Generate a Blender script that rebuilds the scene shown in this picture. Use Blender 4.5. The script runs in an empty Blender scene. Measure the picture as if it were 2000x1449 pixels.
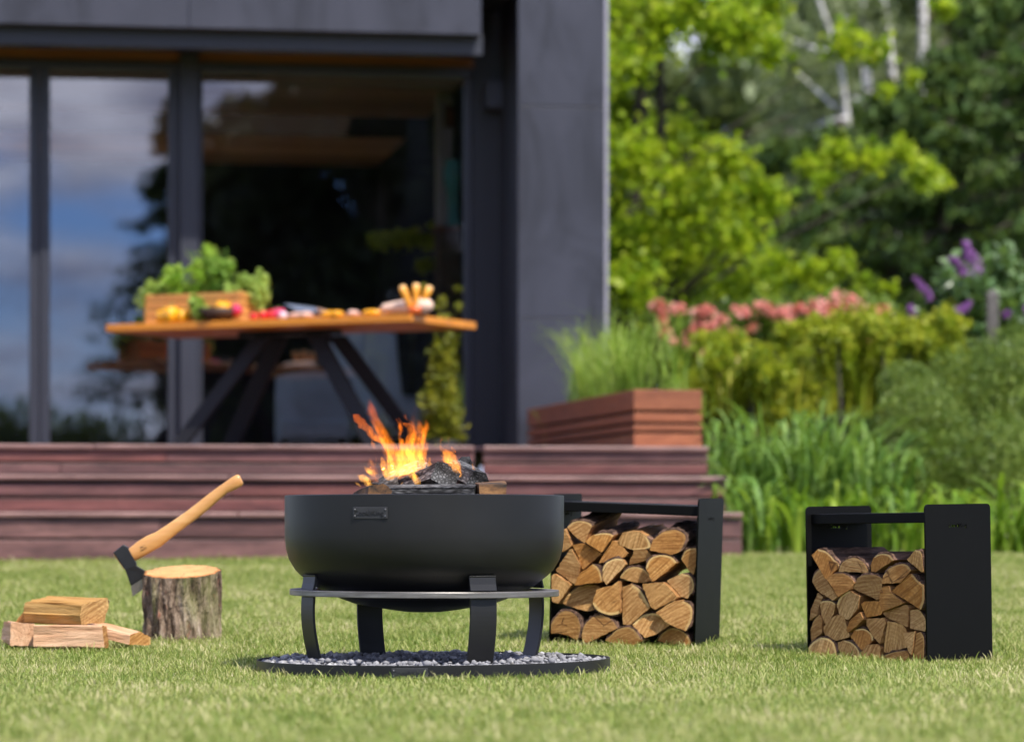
import bpy, bmesh, math, random
import numpy as np
from mathutils import Vector, Matrix
R = math.radians
random.seed(7); rng = np.random.default_rng(11)
SC = bpy.context.scene
COL = SC.collection

# ------------------------------------------------------------------ camera
F = 6230.0; HY = 1035.0; ZC = 0.425          # focal length in photo pixels, eye level row, eye height (m)
cam = bpy.data.cameras.new('camera'); camo = bpy.data.objects.new('camera', cam); COL.objects.link(camo)
cam.sensor_fit = 'HORIZONTAL'; cam.sensor_width = 36; cam.lens = 36 * F / 2000
cam.shift_y = (HY - 724.5) / 2000
camo.location = (0, 0, ZC); camo.rotation_euler = (R(90), 0, 0)
cam.clip_end = 1500; cam.dof.use_dof = True; cam.dof.focus_distance = 9.75; cam.dof.aperture_fstop = 2.5
SC.camera = camo

# ------------------------------------------------------------------ sky, sun, exposure
SUN = Vector((0.42, -0.55, 1.0)).normalized()
world = bpy.data.worlds.new('World'); SC.world = world; world.use_nodes = True
nt = world.node_tree; nt.nodes.clear()
def wn(t, **k):
    n = nt.nodes.new(t)
    for a, b in k.items(): setattr(n, a, b)
    return n
sky = wn('ShaderNodeTexSky', sky_type='NISHITA', sun_disc=False)
sky.sun_elevation = math.asin(SUN.z); sky.sun_rotation = math.atan2(SUN.x, SUN.y)
sky.dust_density = 0.3; sky.ozone_density = 3.0; sky.air_density = 1.0; sky.altitude = 300
tc = wn('ShaderNodeTexCoord'); mp = wn('ShaderNodeMapping'); mp.inputs['Scale'].default_value = (5.0, 5.0, 17); mp.inputs['Location'].default_value = (2.3, .9, .6)
nz = wn('ShaderNodeTexNoise'); nz.inputs['Scale'].default_value = 1.6; nz.inputs['Detail'].default_value = 6; nz.inputs['Roughness'].default_value = .55
rp = wn('ShaderNodeValToRGB'); rp.color_ramp.elements[0].position = .38; rp.color_ramp.elements[1].position = .57
nz2 = wn('ShaderNodeTexNoise'); nz2.inputs['Scale'].default_value = 3.0; nz2.inputs['Detail'].default_value = 5
cr = wn('ShaderNodeValToRGB'); cr.color_ramp.elements[0].color = (2.6, 2.8, 4.1, 1); cr.color_ramp.elements[1].color = (7.6, 7.8, 9.4, 1)
cr.color_ramp.elements[0].position = .35; cr.color_ramp.elements[1].position = .65
tint = wn('ShaderNodeMix', data_type='RGBA', blend_type='MULTIPLY'); tint.inputs['Factor'].default_value = 1; tint.inputs['B'].default_value = (.46, .60, 1.0, 1)
mx = wn('ShaderNodeMix', data_type='RGBA'); bg = wn('ShaderNodeBackground'); bg.inputs['Strength'].default_value = .13
wo = wn('ShaderNodeOutputWorld')
L = nt.links.new
L(tc.outputs['Generated'], mp.inputs['Vector']); L(mp.outputs[0], nz.inputs['Vector']); L(mp.outputs[0], nz2.inputs['Vector'])
L(nz.outputs[0], rp.inputs[0]); L(nz2.outputs[0], cr.inputs[0])
L(rp.outputs[0], mx.inputs['Factor']); L(sky.outputs[0], tint.inputs['A']); L(tint.outputs['Result'], mx.inputs['A']); L(cr.outputs[0], mx.inputs['B'])
L(mx.outputs['Result'], bg.inputs['Color']); L(bg.outputs[0], wo.inputs['Surface'])
sl = bpy.data.lights.new('sun', 'SUN'); sl.energy = 4.4; sl.angle = R(1.0); sl.color = (1, .95, .86)
so = bpy.data.objects.new('sun', sl); COL.objects.link(so); so.rotation_euler = SUN.to_track_quat('Z', 'Y').to_euler()
SC.view_settings.view_transform = 'Standard'; SC.view_settings.look = 'None'
SC.view_settings.exposure = 0.70; SC.view_settings.gamma = 1; SC.view_settings.use_curve_mapping = False
SC.render.engine = 'CYCLES'; SC.cycles.use_denoising = True
SC.cycles.max_bounces = 6; SC.cycles.diffuse_bounces = 3; SC.cycles.transparent_max_bounces = 14; SC.cycles.volume_max_steps = 64
SC.cycles.use_adaptive_sampling = True; SC.cycles.adaptive_threshold = .03
SC.cycles.caustics_reflective = False; SC.cycles.caustics_refractive = False
SC.cycles.sample_clamp_indirect = 6

# ------------------------------------------------------------------ helpers
def P(x, y, Y): return Vector(((x - 1000) / F * Y, Y, ZC + (HY - y) / F * Y))
def g(Y):
    k = .3; a = (Y - 9.95) / k
    z = -.014 + .0445 * k * (math.log1p(math.exp(a)) if a < 40 else a)
    if Y > 17: z -= .015 * (Y - 17)
    if Y > 35: z -= .0295 * (Y - 35)
    return z
def link(o, parent=None):
    COL.objects.link(o)
    if parent is not None: o.parent = parent
    return o
def tag(o, label=None, cat=None, group=None, kind=None):
    if label: o['label'] = label
    if cat: o['category'] = cat
    if group: o['group'] = group
    if kind: o['kind'] = kind
    return o
def empty(name, loc=(0, 0, 0), rz=0):
    o = bpy.data.objects.new(name, None); link(o); o.location = loc; o.rotation_euler = (0, 0, rz); o.empty_display_size = .1
    return o
def mesh_np(name, V, Fq, mat):
    """fast mesh from numpy verts (n,3) and quads/tris (m,k)"""
    me = bpy.data.meshes.new(name); V = np.asarray(V, dtype=np.float32); Fq = np.asarray(Fq, dtype=np.int32)
    k = Fq.shape[1]; m = len(Fq)
    me.vertices.add(len(V)); me.vertices.foreach_set('co', V.ravel())
    me.loops.add(m * k); me.loops.foreach_set('vertex_index', Fq.ravel())
    me.polygons.add(m); me.polygons.foreach_set('loop_start', np.arange(0, m * k, k, dtype=np.int32))
    me.polygons.foreach_set('loop_total', np.full(m, k, dtype=np.int32))
    me.update(calc_edges=True); me.validate()
    if mat: me.materials.append(mat)
    return me
class MB:
    def __init__(s): s.v = []; s.f = []; s.m = []; s.sm = []
    def add(s, vs, fs, mi=0, smooth=False):
        o = len(s.v); s.v += [tuple(v) for v in vs]
        for f in fs: s.f.append(tuple(i + o for i in f)); s.m.append(mi); s.sm.append(smooth)
        return s
    def box(s, a, b, mi=0):
        x0, y0, z0 = a; x1, y1, z1 = b
        return s.add([(x0,y0,z0),(x1,y0,z0),(x1,y1,z0),(x0,y1,z0),(x0,y0,z1),(x1,y0,z1),(x1,y1,z1),(x0,y1,z1)],
                     [(0,3,2,1),(4,5,6,7),(0,1,5,4),(1,2,6,5),(2,3,7,6),(3,0,4,7)], mi)
    def tube(s, pts, rad, n=8, mi=0, cap=True, flat=1.0, smooth=True):
        pts = [Vector(p) for p in pts]; N = len(pts)
        if not hasattr(rad, '__len__'): rad = [rad] * N
        vs = []; up = Vector((.13, 1, .07)).normalized()
        for i, p in enumerate(pts):
            t = (pts[min(i + 1, N - 1)] - pts[max(i - 1, 0)])
            t = t.normalized() if t.length > 1e-9 else Vector((0, 0, 1))
            a = t.cross(up)
            if a.length < 1e-3: a = t.cross(Vector((1, 0, 0)))
            a.normalize(); b = a.cross(t).normalized()
            for k in range(n):
                q = 2 * math.pi * k / n
                vs.append(p + a * (rad[i] * math.cos(q)) + b * (rad[i] * flat * math.sin(q)))
        fs = [(i*n+k, i*n+(k+1) % n, (i+1)*n+(k+1) % n, (i+1)*n+k) for i in range(N-1) for k in range(n)]
        if cap: fs += [tuple(reversed(range(n))), tuple(range((N-1)*n, N*n))]
        return s.add(vs, fs, mi, smooth)
    def lathe(s, prof, n=48, mi=0, c=(0, 0, 0), smooth=True, closed=False):
        vs = [(c[0]+r*math.cos(2*math.pi*k/n), c[1]+r*math.sin(2*math.pi*k/n), c[2]+z) for r, z in prof for k in range(n)]
        M = len(prof); rr = range(M if closed else M-1)
        fs = [(i*n+k, i*n+(k+1) % n, ((i+1) % M)*n+(k+1) % n, ((i+1) % M)*n+k) for i in rr for k in range(n)]
        return s.add(vs, fs, mi, smooth)
    def prism(s, poly, d, mi=0):
        """poly: 3D loop, d: extrusion vector"""
        n = len(poly); d = Vector(d); a = [Vector(p) for p in poly]; vs = a + [p + d for p in a]
        fs = [tuple(range(n)), tuple(reversed(range(n, 2*n)))] + [(i, i+n, (i+1) % n + n, (i+1) % n) for i in range(n)]
        return s.add(vs, fs, mi)
    def build(s, name, mats, parent=None, bevel=0, seg=2, fix=True):
        me = bpy.data.meshes.new(name); me.from_pydata(s.v, [], s.f)
        for m in (mats if isinstance(mats, (list, tuple)) else [mats]): me.materials.append(m)
        me.polygons.foreach_set('material_index', s.m); me.polygons.foreach_set('use_smooth', s.sm)
        if bevel or fix:
            bm = bmesh.new(); bm.from_mesh(me)
            if fix: bmesh.ops.recalc_face_normals(bm, faces=bm.faces)
            if bevel:
                ed = [e for e in bm.edges if len(e.link_faces) == 2 and e.calc_face_angle(0) > .6]
                bmesh.ops.bevel(bm, geom=ed, offset=bevel, segments=seg, profile=.5, affect='EDGES', clamp_overlap=True)
            bm.to_mesh(me); bm.free()
        me.update()
        return link(bpy.data.objects.new(name, me), parent)
def box(name, a, b, mat, parent=None, bevel=0, seg=2):
    lo = [min(p, q) for p, q in zip(a, b)]; hi = [max(p, q) for p, q in zip(a, b)]
    return MB().box(lo, hi).build(name, mat, parent, bevel, seg)
def copy_tree(o, parent=None):
    c = o.copy(); link(c, parent)
    for ch in o.children: copy_tree(ch, c)
    return c

# ------------------------------------------------------------------ materials
MATS = {}
class NT:
    def __init__(s, name):
        s.m = bpy.data.materials.new(name); s.m.use_nodes = True; s.t = s.m.node_tree; s.t.nodes.clear()
        s.out = s.n('ShaderNodeOutputMaterial'); MATS[name] = s.m
    def n(s, t, ins=None, **k):
        x = s.t.nodes.new(t)
        for a, b in k.items(): setattr(x, a, b)
        for a, b in (ins or {}).items():
            if hasattr(b, 'links') or isinstance(b, bpy.types.NodeSocket): s.t.links.new(b, x.inputs[a])
            else: x.inputs[a].default_value = b
        return x
    def coord(s, scale=(1, 1, 1), kind='Object', rot=(0, 0, 0)):
        c = s.n('ShaderNodeTexCoord')
        return s.n('ShaderNodeMapping', {'Vector': c.outputs[kind], 'Scale': scale, 'Rotation': rot}).outputs[0]
    def pos(s, scale=(1, 1, 1)):
        c = s.n('ShaderNodeNewGeometry')
        return s.n('ShaderNodeMapping', {'Vector': c.outputs['Position'], 'Scale': scale}).outputs[0]
    def noise(s, vec, scale, detail=4, rough=.55, dist=0):
        return s.n('ShaderNodeTexNoise', {'Vector': vec, 'Scale': scale, 'Detail': detail, 'Roughness': rough, 'Distortion': dist}).outputs[0]
    def ramp(s, fac, stops):
        r = s.n('ShaderNodeValToRGB', {'Fac': fac}); e = r.color_ramp.elements
        while len(e) < len(stops): e.new(.5)
        for i, (p, c) in enumerate(stops): e[i].position = p; e[i].color = (*c, 1) if len(c) == 3 else c
        return r.outputs[0]
    def mix(s, f, a, b, blend='MIX'):
        m = s.n('ShaderNodeMix', data_type='RGBA', blend_type=blend)
        for k, v in (('Factor', f), ('A', a), ('B', b)):
            if isinstance(v, bpy.types.NodeSocket): s.t.links.new(v, m.inputs[k])
            else: m.inputs[k].default_value = v if k == 'Factor' else (*v, 1)
        return m.outputs['Result']
    def math(s, op, a, b=0.0, clamp=False):
        m = s.n('ShaderNodeMath', operation=op, use_clamp=clamp)
        for i, v in ((0, a), (1, b)):
            if isinstance(v, bpy.types.NodeSocket): s.t.links.new(v, m.inputs[i])
            else: m.inputs[i].default_value = v
        return m.outputs[0]
    def rand(s): return s.n('ShaderNodeObjectInfo').outputs['Random']
    def bump(s, h, strength=.3, dist=.01):
        return s.n('ShaderNodeBump', {'Height': h, 'Strength': strength, 'Distance': dist}).outputs[0]
    def surf(s, sh): s.t.links.new(sh, s.out.inputs['Surface']); return s.m
    def pbr(s, col, rough=.6, metal=0., normal=None, spec=.5, **k):
        ins = {'Base Color': col if isinstance(col, bpy.types.NodeSocket) else (*col, 1), 'Roughness': rough, 'Metallic': metal, 'Specular IOR Level': spec}
        ins.update(k)
        if normal is not None: ins['Normal'] = normal
        return s.surf(s.n('ShaderNodeBsdfPrincipled', ins).outputs[0])

def wood(name, c0, c1, c2, axis=0, grain=1., rough=.6, rnd=.35, bump=.25, patch=0.):
    t = NT(name); sc = [38 * grain] * 3; sc[axis] = 2.2 * grain
    r = t.rand(); v = t.coord(tuple(sc))
    off = t.n('ShaderNodeVectorMath', {0: v}, operation='ADD'); rr = t.n('ShaderNodeCombineXYZ', {'X': t.math('MULTIPLY', r, 71.), 'Y': t.math('MULTIPLY', r, 37.), 'Z': t.math('MULTIPLY', r, 53.)})
    t.t.links.new(rr.outputs[0], off.inputs[1]); v = off.outputs[0]
    n1 = t.noise(v, .5, 6, .65, 1.2); n2 = t.noise(v, 1.7, 5, .7)
    c = t.ramp(n1, [(.3, c0), (.52, c1), (.72, c2)])
    c = t.mix(t.math('MULTIPLY', n2, .45), c, c0)
    if patch:
        pn = t.noise(t.coord((1.1, 5, 7)), 1.6, 5, .7, .5); c = t.mix(t.math('MULTIPLY', t.ramp(pn, [(.38, (0,)*3), (.66, (1,)*3)]), patch), c, tuple(q * 2.1 for q in c2)); c = t.mix(t.math('MULTIPLY', t.ramp(t.noise(t.coord((2.2, 9, 11)), 2.1, 4, .7), [(.5, (0,)*3), (.7, (1,)*3)]), patch), c, tuple(q * .45 for q in c0))
    hsv = t.n('ShaderNodeHueSaturation', {'Color': c, 'Value': t.math('ADD', t.math('MULTIPLY', r, rnd * 2), 1 - rnd)})
    t.pbr(hsv.outputs[0], rough, normal=t.bump(t.math('ADD', n1, n2), bump, .004))
    return t.m
def plain(name, c, rough=.6, metal=0., var=.15, scale=6., bump=0., spec=.5, bscale=60):
    t = NT(name); v = t.coord(); n = t.noise(v, scale, 5, .6)
    a = tuple(x * (1 - var) for x in c); b = tuple(min(1, x * (1 + var)) for x in c)
    col = t.ramp(n, [(.3, a), (.7, b)])
    nm = t.bump(t.noise(v, bscale, 4), bump, .003) if bump else None
    return t.pbr(col, t.math('ADD', t.math('MULTIPLY', n, .12), rough - .06), metal, nm, spec)
def leaf(name, c0, c1, c2=None, trans=.45, scale=3.0, rough=.5, gloss=.35, kind='Object'):
    t = NT(name); n = t.noise(t.coord(kind=kind) if kind else t.pos(), scale, 3)
    isl = t.n('ShaderNodeNewGeometry').outputs['Random Per Island']
    f = t.math('ADD', t.math('MULTIPLY', n, .6), t.math('MULTIPLY', isl, .4))
    c = t.ramp(f, [(.3, c0), (.5, c1), (.72, c2 or c1)])
    b = t.n('ShaderNodeBsdfPrincipled', {'Base Color': c, 'Roughness': rough, 'Specular IOR Level': gloss})
    tr = t.n('ShaderNodeBsdfTranslucent', {'Color': t.mix(.35, c, (.30, .42, .02), 'MIX')})
    return t.surf(t.n('ShaderNodeMixShader', {0: trans, 1: b.outputs[0], 2: tr.outputs[0]}).outputs[0])

# ================================================================== SETTING: ground
t = NT('lawn_soil'); v = t.pos()
c = t.ramp(t.noise(v, 2.2, 6), [(.3, (.09, .11, .03)), (.55, (.15, .17, .05)), (.75, (.24, .21, .09))])
t.pbr(t.mix(t.noise(v, 60, 3), c, (.05, .06, .02)), .95)
ys = sorted(set([-400, -200, -80, -30, 0, 3, 5, 6] + list(np.arange(6.5, 19, .25)) + [20, 22, 25, 28, 31, 35, 40, 60, 100, 200, 400]))
xs = sorted(set([-400, -150, -60, -25, -12] + list(np.arange(-6, 6.1, .75)) + [12, 25, 60, 150, 400]))
V = [(x, y, g(y)) for y in ys for x in xs]; nx = len(xs)
Q = [(j*nx+i, j*nx+i+1, (j+1)*nx+i+1, (j+1)*nx+i) for j in range(len(ys)-1) for i in range(nx-1)]
gr = link(bpy.data.objects.new('lawn', mesh_np('lawn', V, Q, MATS['lawn_soil']))); tag(gr, kind='structure')
for p in gr.data.polygons: p.use_smooth = True

# ---- grass blades (stuff, geometry nodes)
t = NT('grass_blade'); v = t.pos()
isl = t.n('ShaderNodeNewGeometry').outputs['Random Per Island']; r = t.rand()
big = t.noise(v, 1.6, 5, .65); fine = t.noise(v, 9., 3)
f = t.math('ADD', t.math('ADD', t.math('MULTIPLY', isl, .58), t.math('SUBTRACT', t.math('MULTIPLY', r, .26), .10)), t.math('ADD', t.math('MULTIPLY', t.math('SUBTRACT', big, .13), .95), t.math('MULTIPLY', fine, .30)))
c = t.ramp(t.math('MULTIPLY', f, .72), [(.24, (.075, .135, .015)), (.44, (.185, .262, .040)), (.60, (.31, .352, .082)), (.76, (.51, .485, .205)), (.86, (.64, .55, .33))])
b = t.n('ShaderNodeBsdfPrincipled', {'Base Color': c, 'Roughness': .48, 'Specular IOR Level': .35})
tr = t.n('ShaderNodeBsdfTranslucent', {'Color': t.mix(.3, c, (.34, .44, .06))})
t.surf(t.n('ShaderNodeMixShader', {0: .38, 1: b.outputs[0], 2: tr.outputs[0]}).outputs[0])
tufts = bpy.data.collections.new('grass_tufts')
for k in range(7):
    vs = []; fs = []
    for b_ in range(15):
        a = random.uniform(0, 6.283); rad = .034 * math.sqrt(random.random()); bx, by = rad*math.cos(a), rad*math.sin(a)
        h = random.uniform(.014, .031) * (1.5 if random.random() < .08 else 1); lean = random.uniform(.1, .95) * h; d = random.uniform(0, 6.283); w = random.uniform(.0007, .0013)
        px, py = -math.sin(d) * w, math.cos(d) * w; tw = random.uniform(-.8, .8); o = len(vs)
        for j, (u, ww) in enumerate(((0, .8), (.4, 1), (.75, .75))):
            q = u * u; cx, cy, cz = bx + math.cos(d)*lean*q, by + math.sin(d)*lean*q, h * (u - .22*u*u) - .004
            qx, qy = px*math.cos(tw*u) - py*math.sin(tw*u), px*math.sin(tw*u) + py*math.cos(tw*u)
            vs += [(cx-qx*ww, cy-qy*ww, cz), (cx+qx*ww, cy+qy*ww, cz)]
        vs.append((bx + math.cos(d)*lean, by + math.sin(d)*lean, h * .78 - .004))
        fs += [(o, o+1, o+3, o+2), (o+2, o+3, o+5, o+4), (o+4, o+5, o+6)]
    me = bpy.data.meshes.new('grass_tuft'); me.from_pydata(vs, [], fs); me.materials.append(MATS['grass_blade'])
    tufts.objects.link(bpy.data.objects.new('grass_tuft', me))
gy = np.arange(5.8, 16.9, .2); gx = np.arange(-3.8, 3.81, .2); nx = len(gx)
V = [(x, y, g(y) + .0) for y in gy for x in gx]
Q = [(j*nx+i, j*nx+i+1, (j+1)*nx+i+1, (j+1)*nx+i) for j in range(len(gy)-1) for i in range(nx-1)]
gme = mesh_np('grass', V, Q, MATS['grass_blade'])
at = gme.attributes.new('dens', 'FLOAT', 'POINT')
at.data.foreach_set('value', np.array([(1.0 if y < 11.5 else max(.42, 1 - (y - 11.5) * .16)) * (1. if abs(x) < .16*y + .5 else .45) for x, y, z in V], dtype=np.float32))
grass = link(bpy.data.objects.new('grass', gme)); tag(grass, 'short sunlit lawn grass around the fire bowl and racks', 'grass', kind='stuff')
TRAY = Vector(((847-1000)/F*9.7, 9.7, 0)); TRAY_R = .537
ng = bpy.data.node_groups.new('grass_scatter', 'GeometryNodeTree')
ng.interface.new_socket('Geometry', in_out='INPUT', socket_type='NodeSocketGeometry'); ng.interface.new_socket('Geometry', in_out='OUTPUT', socket_type='NodeSocketGeometry')
N = ng.nodes.new; K = ng.links.new
gi = N('NodeGroupInput'); go = N('NodeGroupOutput'); dp = N('GeometryNodeDistributePointsOnFaces'); na = N('GeometryNodeInputNamedAttribute'); na.data_type = 'FLOAT'; na.inputs['Name'].default_value = 'dens'
mm = N('ShaderNodeMath'); mm.operation = 'MULTIPLY'; mm.inputs[1].default_value = 2500
K(na.outputs[0], mm.inputs[0]); K(mm.outputs[0], dp.inputs['Density']); K(gi.outputs[0], dp.inputs['Mesh'])
ps = N('GeometryNodeInputPosition'); ds = N('ShaderNodeVectorMath'); ds.operation = 'DISTANCE'; ds.inputs[1].default_value = TRAY; K(ps.outputs[0], ds.inputs[0])
lt = N('ShaderNodeMath'); lt.operation = 'LESS_THAN'; lt.inputs[1].default_value = TRAY_R + .022; K(ds.outputs['Value'], lt.inputs[0])
dg = N('GeometryNodeDeleteGeometry'); dg.domain = 'POINT'; K(dp.outputs['Points'], dg.inputs['Geometry']); K(lt.outputs[0], dg.inputs['Selection'])
ci = N('GeometryNodeCollectionInfo'); ci.inputs['Collection'].default_value = tufts; ci.inputs['Separate Children'].default_value = True; ci.inputs['Reset Children'].default_value = True
ip = N('GeometryNodeInstanceOnPoints'); ip.inputs['Pick Instance'].default_value = True
rv = N('FunctionNodeRandomValue'); rv.data_type = 'FLOAT_VECTOR'; rv.inputs['Min'].default_value = (-.18, -.18, 0); rv.inputs['Max'].default_value = (.18, .18, 6.28)
rs = N('FunctionNodeRandomValue'); rs.data_type = 'FLOAT'; rs.inputs[2].default_value = .5; rs.inputs[3].default_value = 1.4
K(dg.outputs[0], ip.inputs['Points']); K(ci.outputs[0], ip.inputs['Instance']); K(rv.outputs[0], ip.inputs['Rotation']); K(rs.outputs[1], ip.inputs['Scale']); K(ip.outputs[0], go.inputs[0])
md = grass.modifiers.new('scatter', 'NODES'); md.node_group = ng

# ================================================================== HOUSE
HA = R(9); HC, HS = math.cos(HA), math.sin(HA); HY0 = 21.6
def lam(x, tt): dx = (x - 1000) / F; return (HY0 * HC - tt) / (HC - dx * HS)
def hs(x, tt): l = lam(x, tt); return (x - 1000) / F * l * HC + (l - HY0) * HS
def hz(y, x, tt): return ZC + (HY - y) / F * lam(x, tt)
def hpt(s, tt): return Vector((s * HC + tt * HS, HY0 + s * HS - tt * HC, 0))      # local (s,t) -> world
def hroot(name): return empty(name, (0, HY0, 0), HA)                              # local x = s, local y = -t
DZ = .8785                                                                        # deck level
def hbox(name, x0, x1, z0, z1, t0, t1, mat, parent, bevel=.004):
    """box between photo columns x0,x1 seen on its front plane t1; heights in metres"""
    return box(name, (hs(x0, t1), -t1, z0), (hs(x1, t1), -t0, z1), mat, parent, bevel)

def frame_mat(name, c, rough=.45, var=.12): return plain(name, c, rough, 0, var, 1.5, .03)
m_frame = frame_mat('window_frame_paint', (.024, .026, .037)); m_black = frame_mat('dark_cladding', (.017, .019, .026), .55)
t = NT('cement_panel'); v = t.coord()
n1 = t.noise(t.coord((1.6, 1.6, .8)), 1.3, 6, .62, 1.4); n2 = t.noise(v, 40, 3)
c = t.ramp(n1, [(.34, (.017, .018, .027)), (.48, (.027, .029, .044)), (.66, (.034, .036, .055))])
t.pbr(c, t.math('ADD', t.math('MULTIPLY', n1, .25), .38), normal=t.bump(n2, .04, .002))
m_panel = MATS['cement_panel']
m_alu = plain('pale_metal_trim', (.45, .42, .44), .35, .6, .05)
m_soffit = wood('soffit_wood', (.22, .075, .022), (.34, .12, .035), (.42, .16, .05), 0)
t = NT('window_glass')
gl = t.n('ShaderNodeBsdfGlossy', {'Color': (.93, .95, 1, 1), 'Roughness': .0}); tp = t.n('ShaderNodeBsdfTransparent', {'Color': (.95, .96, .97, 1)})
fr = t.n('ShaderNodeFresnel', {'IOR': 2.05})
t.surf(t.n('ShaderNodeMixShader', {0: fr.outputs[0], 1: tp.outputs[0], 2: gl.outputs[0]}).outputs[0])

house = hroot('house'); tag(house, 'dark grey modern house with large sliding glass doors and a panelled post', 'house')
ZT = hz(140, 400, 0)                                     # top of the glazing
XL = -480
def hpart(name, *a, **k): return hbox(name, *a, house, **k)
# glazing frames
for nm, a, b in (('window_frame', 57, 77.5), ('window_frame', 78.5, 98), ('window_frame', 329, 351)):
    hpart(nm, a, b, DZ, ZT, -.03, .035 if a != 78.5 else .05, m_frame)
hpart('window_post', 352, 388, DZ, ZT + .1, -.05, .10, m_frame); hpart('window_frame', 388.6, 396, DZ, ZT, -.03, .03, m_frame)
hpart('window_frame', 908, 922, DZ, ZT, -.03, .035, m_frame)
hpart('top_rail', XL, 351, ZT - .012, ZT + .045, -.05, .07, m_frame); hpart('top_rail', 388.6, 922, ZT - .012, ZT + .05, -.05, .07, m_frame)
for a, b in ((XL, 57), (98, 329), (396, 908)):
    hpart('door_sill', a, b, DZ + .002, DZ + .055, -.03, .06, m_alu)
for a, b in ((XL, 57), (98, 329), (396, 908)):
    o = hpart('glass_pane', a, b, DZ + .056, ZT - .013, -.012, -.004, MATS['window_glass'], bevel=0)
# wood strip, header, fascia bands
zz = hz(110, 400, .07)
hpart('wood_strip', XL, 351, ZT + .047, zz + .03, -.04, .04, m_soffit); hpart('wood_strip', 388.6, 925, ZT + .052, zz + .03, -.04, .04, m_soffit)
hpart('header', XL, 940, zz + .031, zz + .34, -.1, .60, m_black)
z1 = hz(96, 400, .75); z2 = hz(57, 400, .75); z3 = hz(56, 400, .88); z4 = z3 + .26
hpart('lower_fascia', XL, 943, z1, z2 - .002, .605, .75, m_frame)
zp = z3
for i, (a, b) in enumerate(((XL, 368), (369, 940))):
    p = hpart('upper_fascia', a, b, z3, z4, .6, .88, m_panel)
    for q in range(7):
        s0 = hs(a, .88); s1 = hs(b, .88); s_ = s0 + (s1 - s0) * (q + .5) / 7
        mb = MB(); mb.lathe([(0, .004), (.006, .003), (.008, 0)], 8)
        o = mb.build('screw', m_panel, p); o.matrix_parent_inverse = Matrix(); o.location = (s_, -.88, z3 + .05); o.rotation_euler = (R(90), 0, 0)
hpart('roof_edge', XL, 1000, z4 + .003, z4 + .6, .2, .84, m_black)
# dark recess, wall lamp mounted there is its own thing
hpart('recess_wall', 923, 1016, DZ, ZT + 1.0, -.25, .03, m_black)
hpart('downpipe', 905, 927, DZ - .55, DZ - .003, 4.0, 4.16, m_black)
# panelled post
POT = .85; zj = [DZ, hz(622, 1100, POT), hz(209, 1100, POT), hz(-200, 1100, POT)]
for i in range(3):
    p = hpart('cladding_panel', 1012, 1181, zj[i] + (.003 if i else 0), zj[i+1] - .003, POT - .012, POT, m_panel, bevel=.002)
    for s_ in (.17, .90):
        for z_ in (zj[i] + .10, zj[i+1] - .10):
            mb = MB(); mb.lathe([(0, .004), (.007, .003), (.009, 0)], 8)
            o = mb.build('screw', m_panel, p); o.location = (hs(1012, POT) + s_ * .56, -POT, z_); o.rotation_euler = (R(90), 0, 0)
hpart('post_core', 1014, 1180, DZ, zj[3], .05, POT - .013, m_black)
hpart('corner_trim', 1181.3, 1188, DZ, zj[3], POT - .05, POT + .004, m_alu, bevel=.001)
# the room behind the glass
m_ceil = wood('ceiling_board', (.42, .23, .13), (.60, .36, .21), (.70, .46, .29), 0, .5)
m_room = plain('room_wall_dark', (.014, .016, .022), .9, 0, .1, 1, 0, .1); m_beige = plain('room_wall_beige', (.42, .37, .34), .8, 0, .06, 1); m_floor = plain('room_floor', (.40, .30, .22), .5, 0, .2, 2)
SL, SR = hs(XL, 0), hs(922, 0); m_brown0 = plain('added_skylight_lining', (.016, .010, .007), .9, 0, .2, 3, 0, .1)  # lining kept dark so the sunlit shaft looks no brighter than the ceiling
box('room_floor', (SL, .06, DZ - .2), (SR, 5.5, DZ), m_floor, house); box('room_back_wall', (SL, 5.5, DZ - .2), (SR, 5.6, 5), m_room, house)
box('room_side_wall', (SR, .3, DZ - .2), (SR + .1, 5.6, 5), m_room, house); box('added_side_pane', (SL - .02, .1, DZ), (SL - .01, 5.4, ZT + .01), MATS['window_glass'], house)  # left side glazed out of view, added to let sky light into the room
for i in range(22):
    y0 = .06 + i * .25
    if 9 <= i < 14: continue
    box('ceiling_board', (SL, y0, ZT + .02), (SR, y0 + .243, ZT + .045), m_ceil, house, .004, 1)
ya_, yb_ = .06 + 9 * .25, .06 + 14 * .25  # unseen roof opening, added so daylight brightens the room
box('roof_slab', (SL - .1, -.2, ZT + .6), (SR + .1, ya_ - .04, ZT + .75), m_black, house); box('roof_slab', (SL - .1, yb_ + .04, ZT + .6), (SR + .1, 5.7, ZT + .75), m_black, house)
box('added_skylight_shaft', (SL, ya_ - .04, ZT + .047), (SR, ya_ - .01, ZT + .9), m_brown0, house); box('added_skylight_shaft', (SL, yb_ - .04, ZT + .017), (SR, yb_ - .006, ZT + .9), m_brown0, house)
box('wall_pier', (hs(857, -.9), .9, DZ), (SR - .002, 1.1, ZT + .018), m_beige, house)

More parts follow.
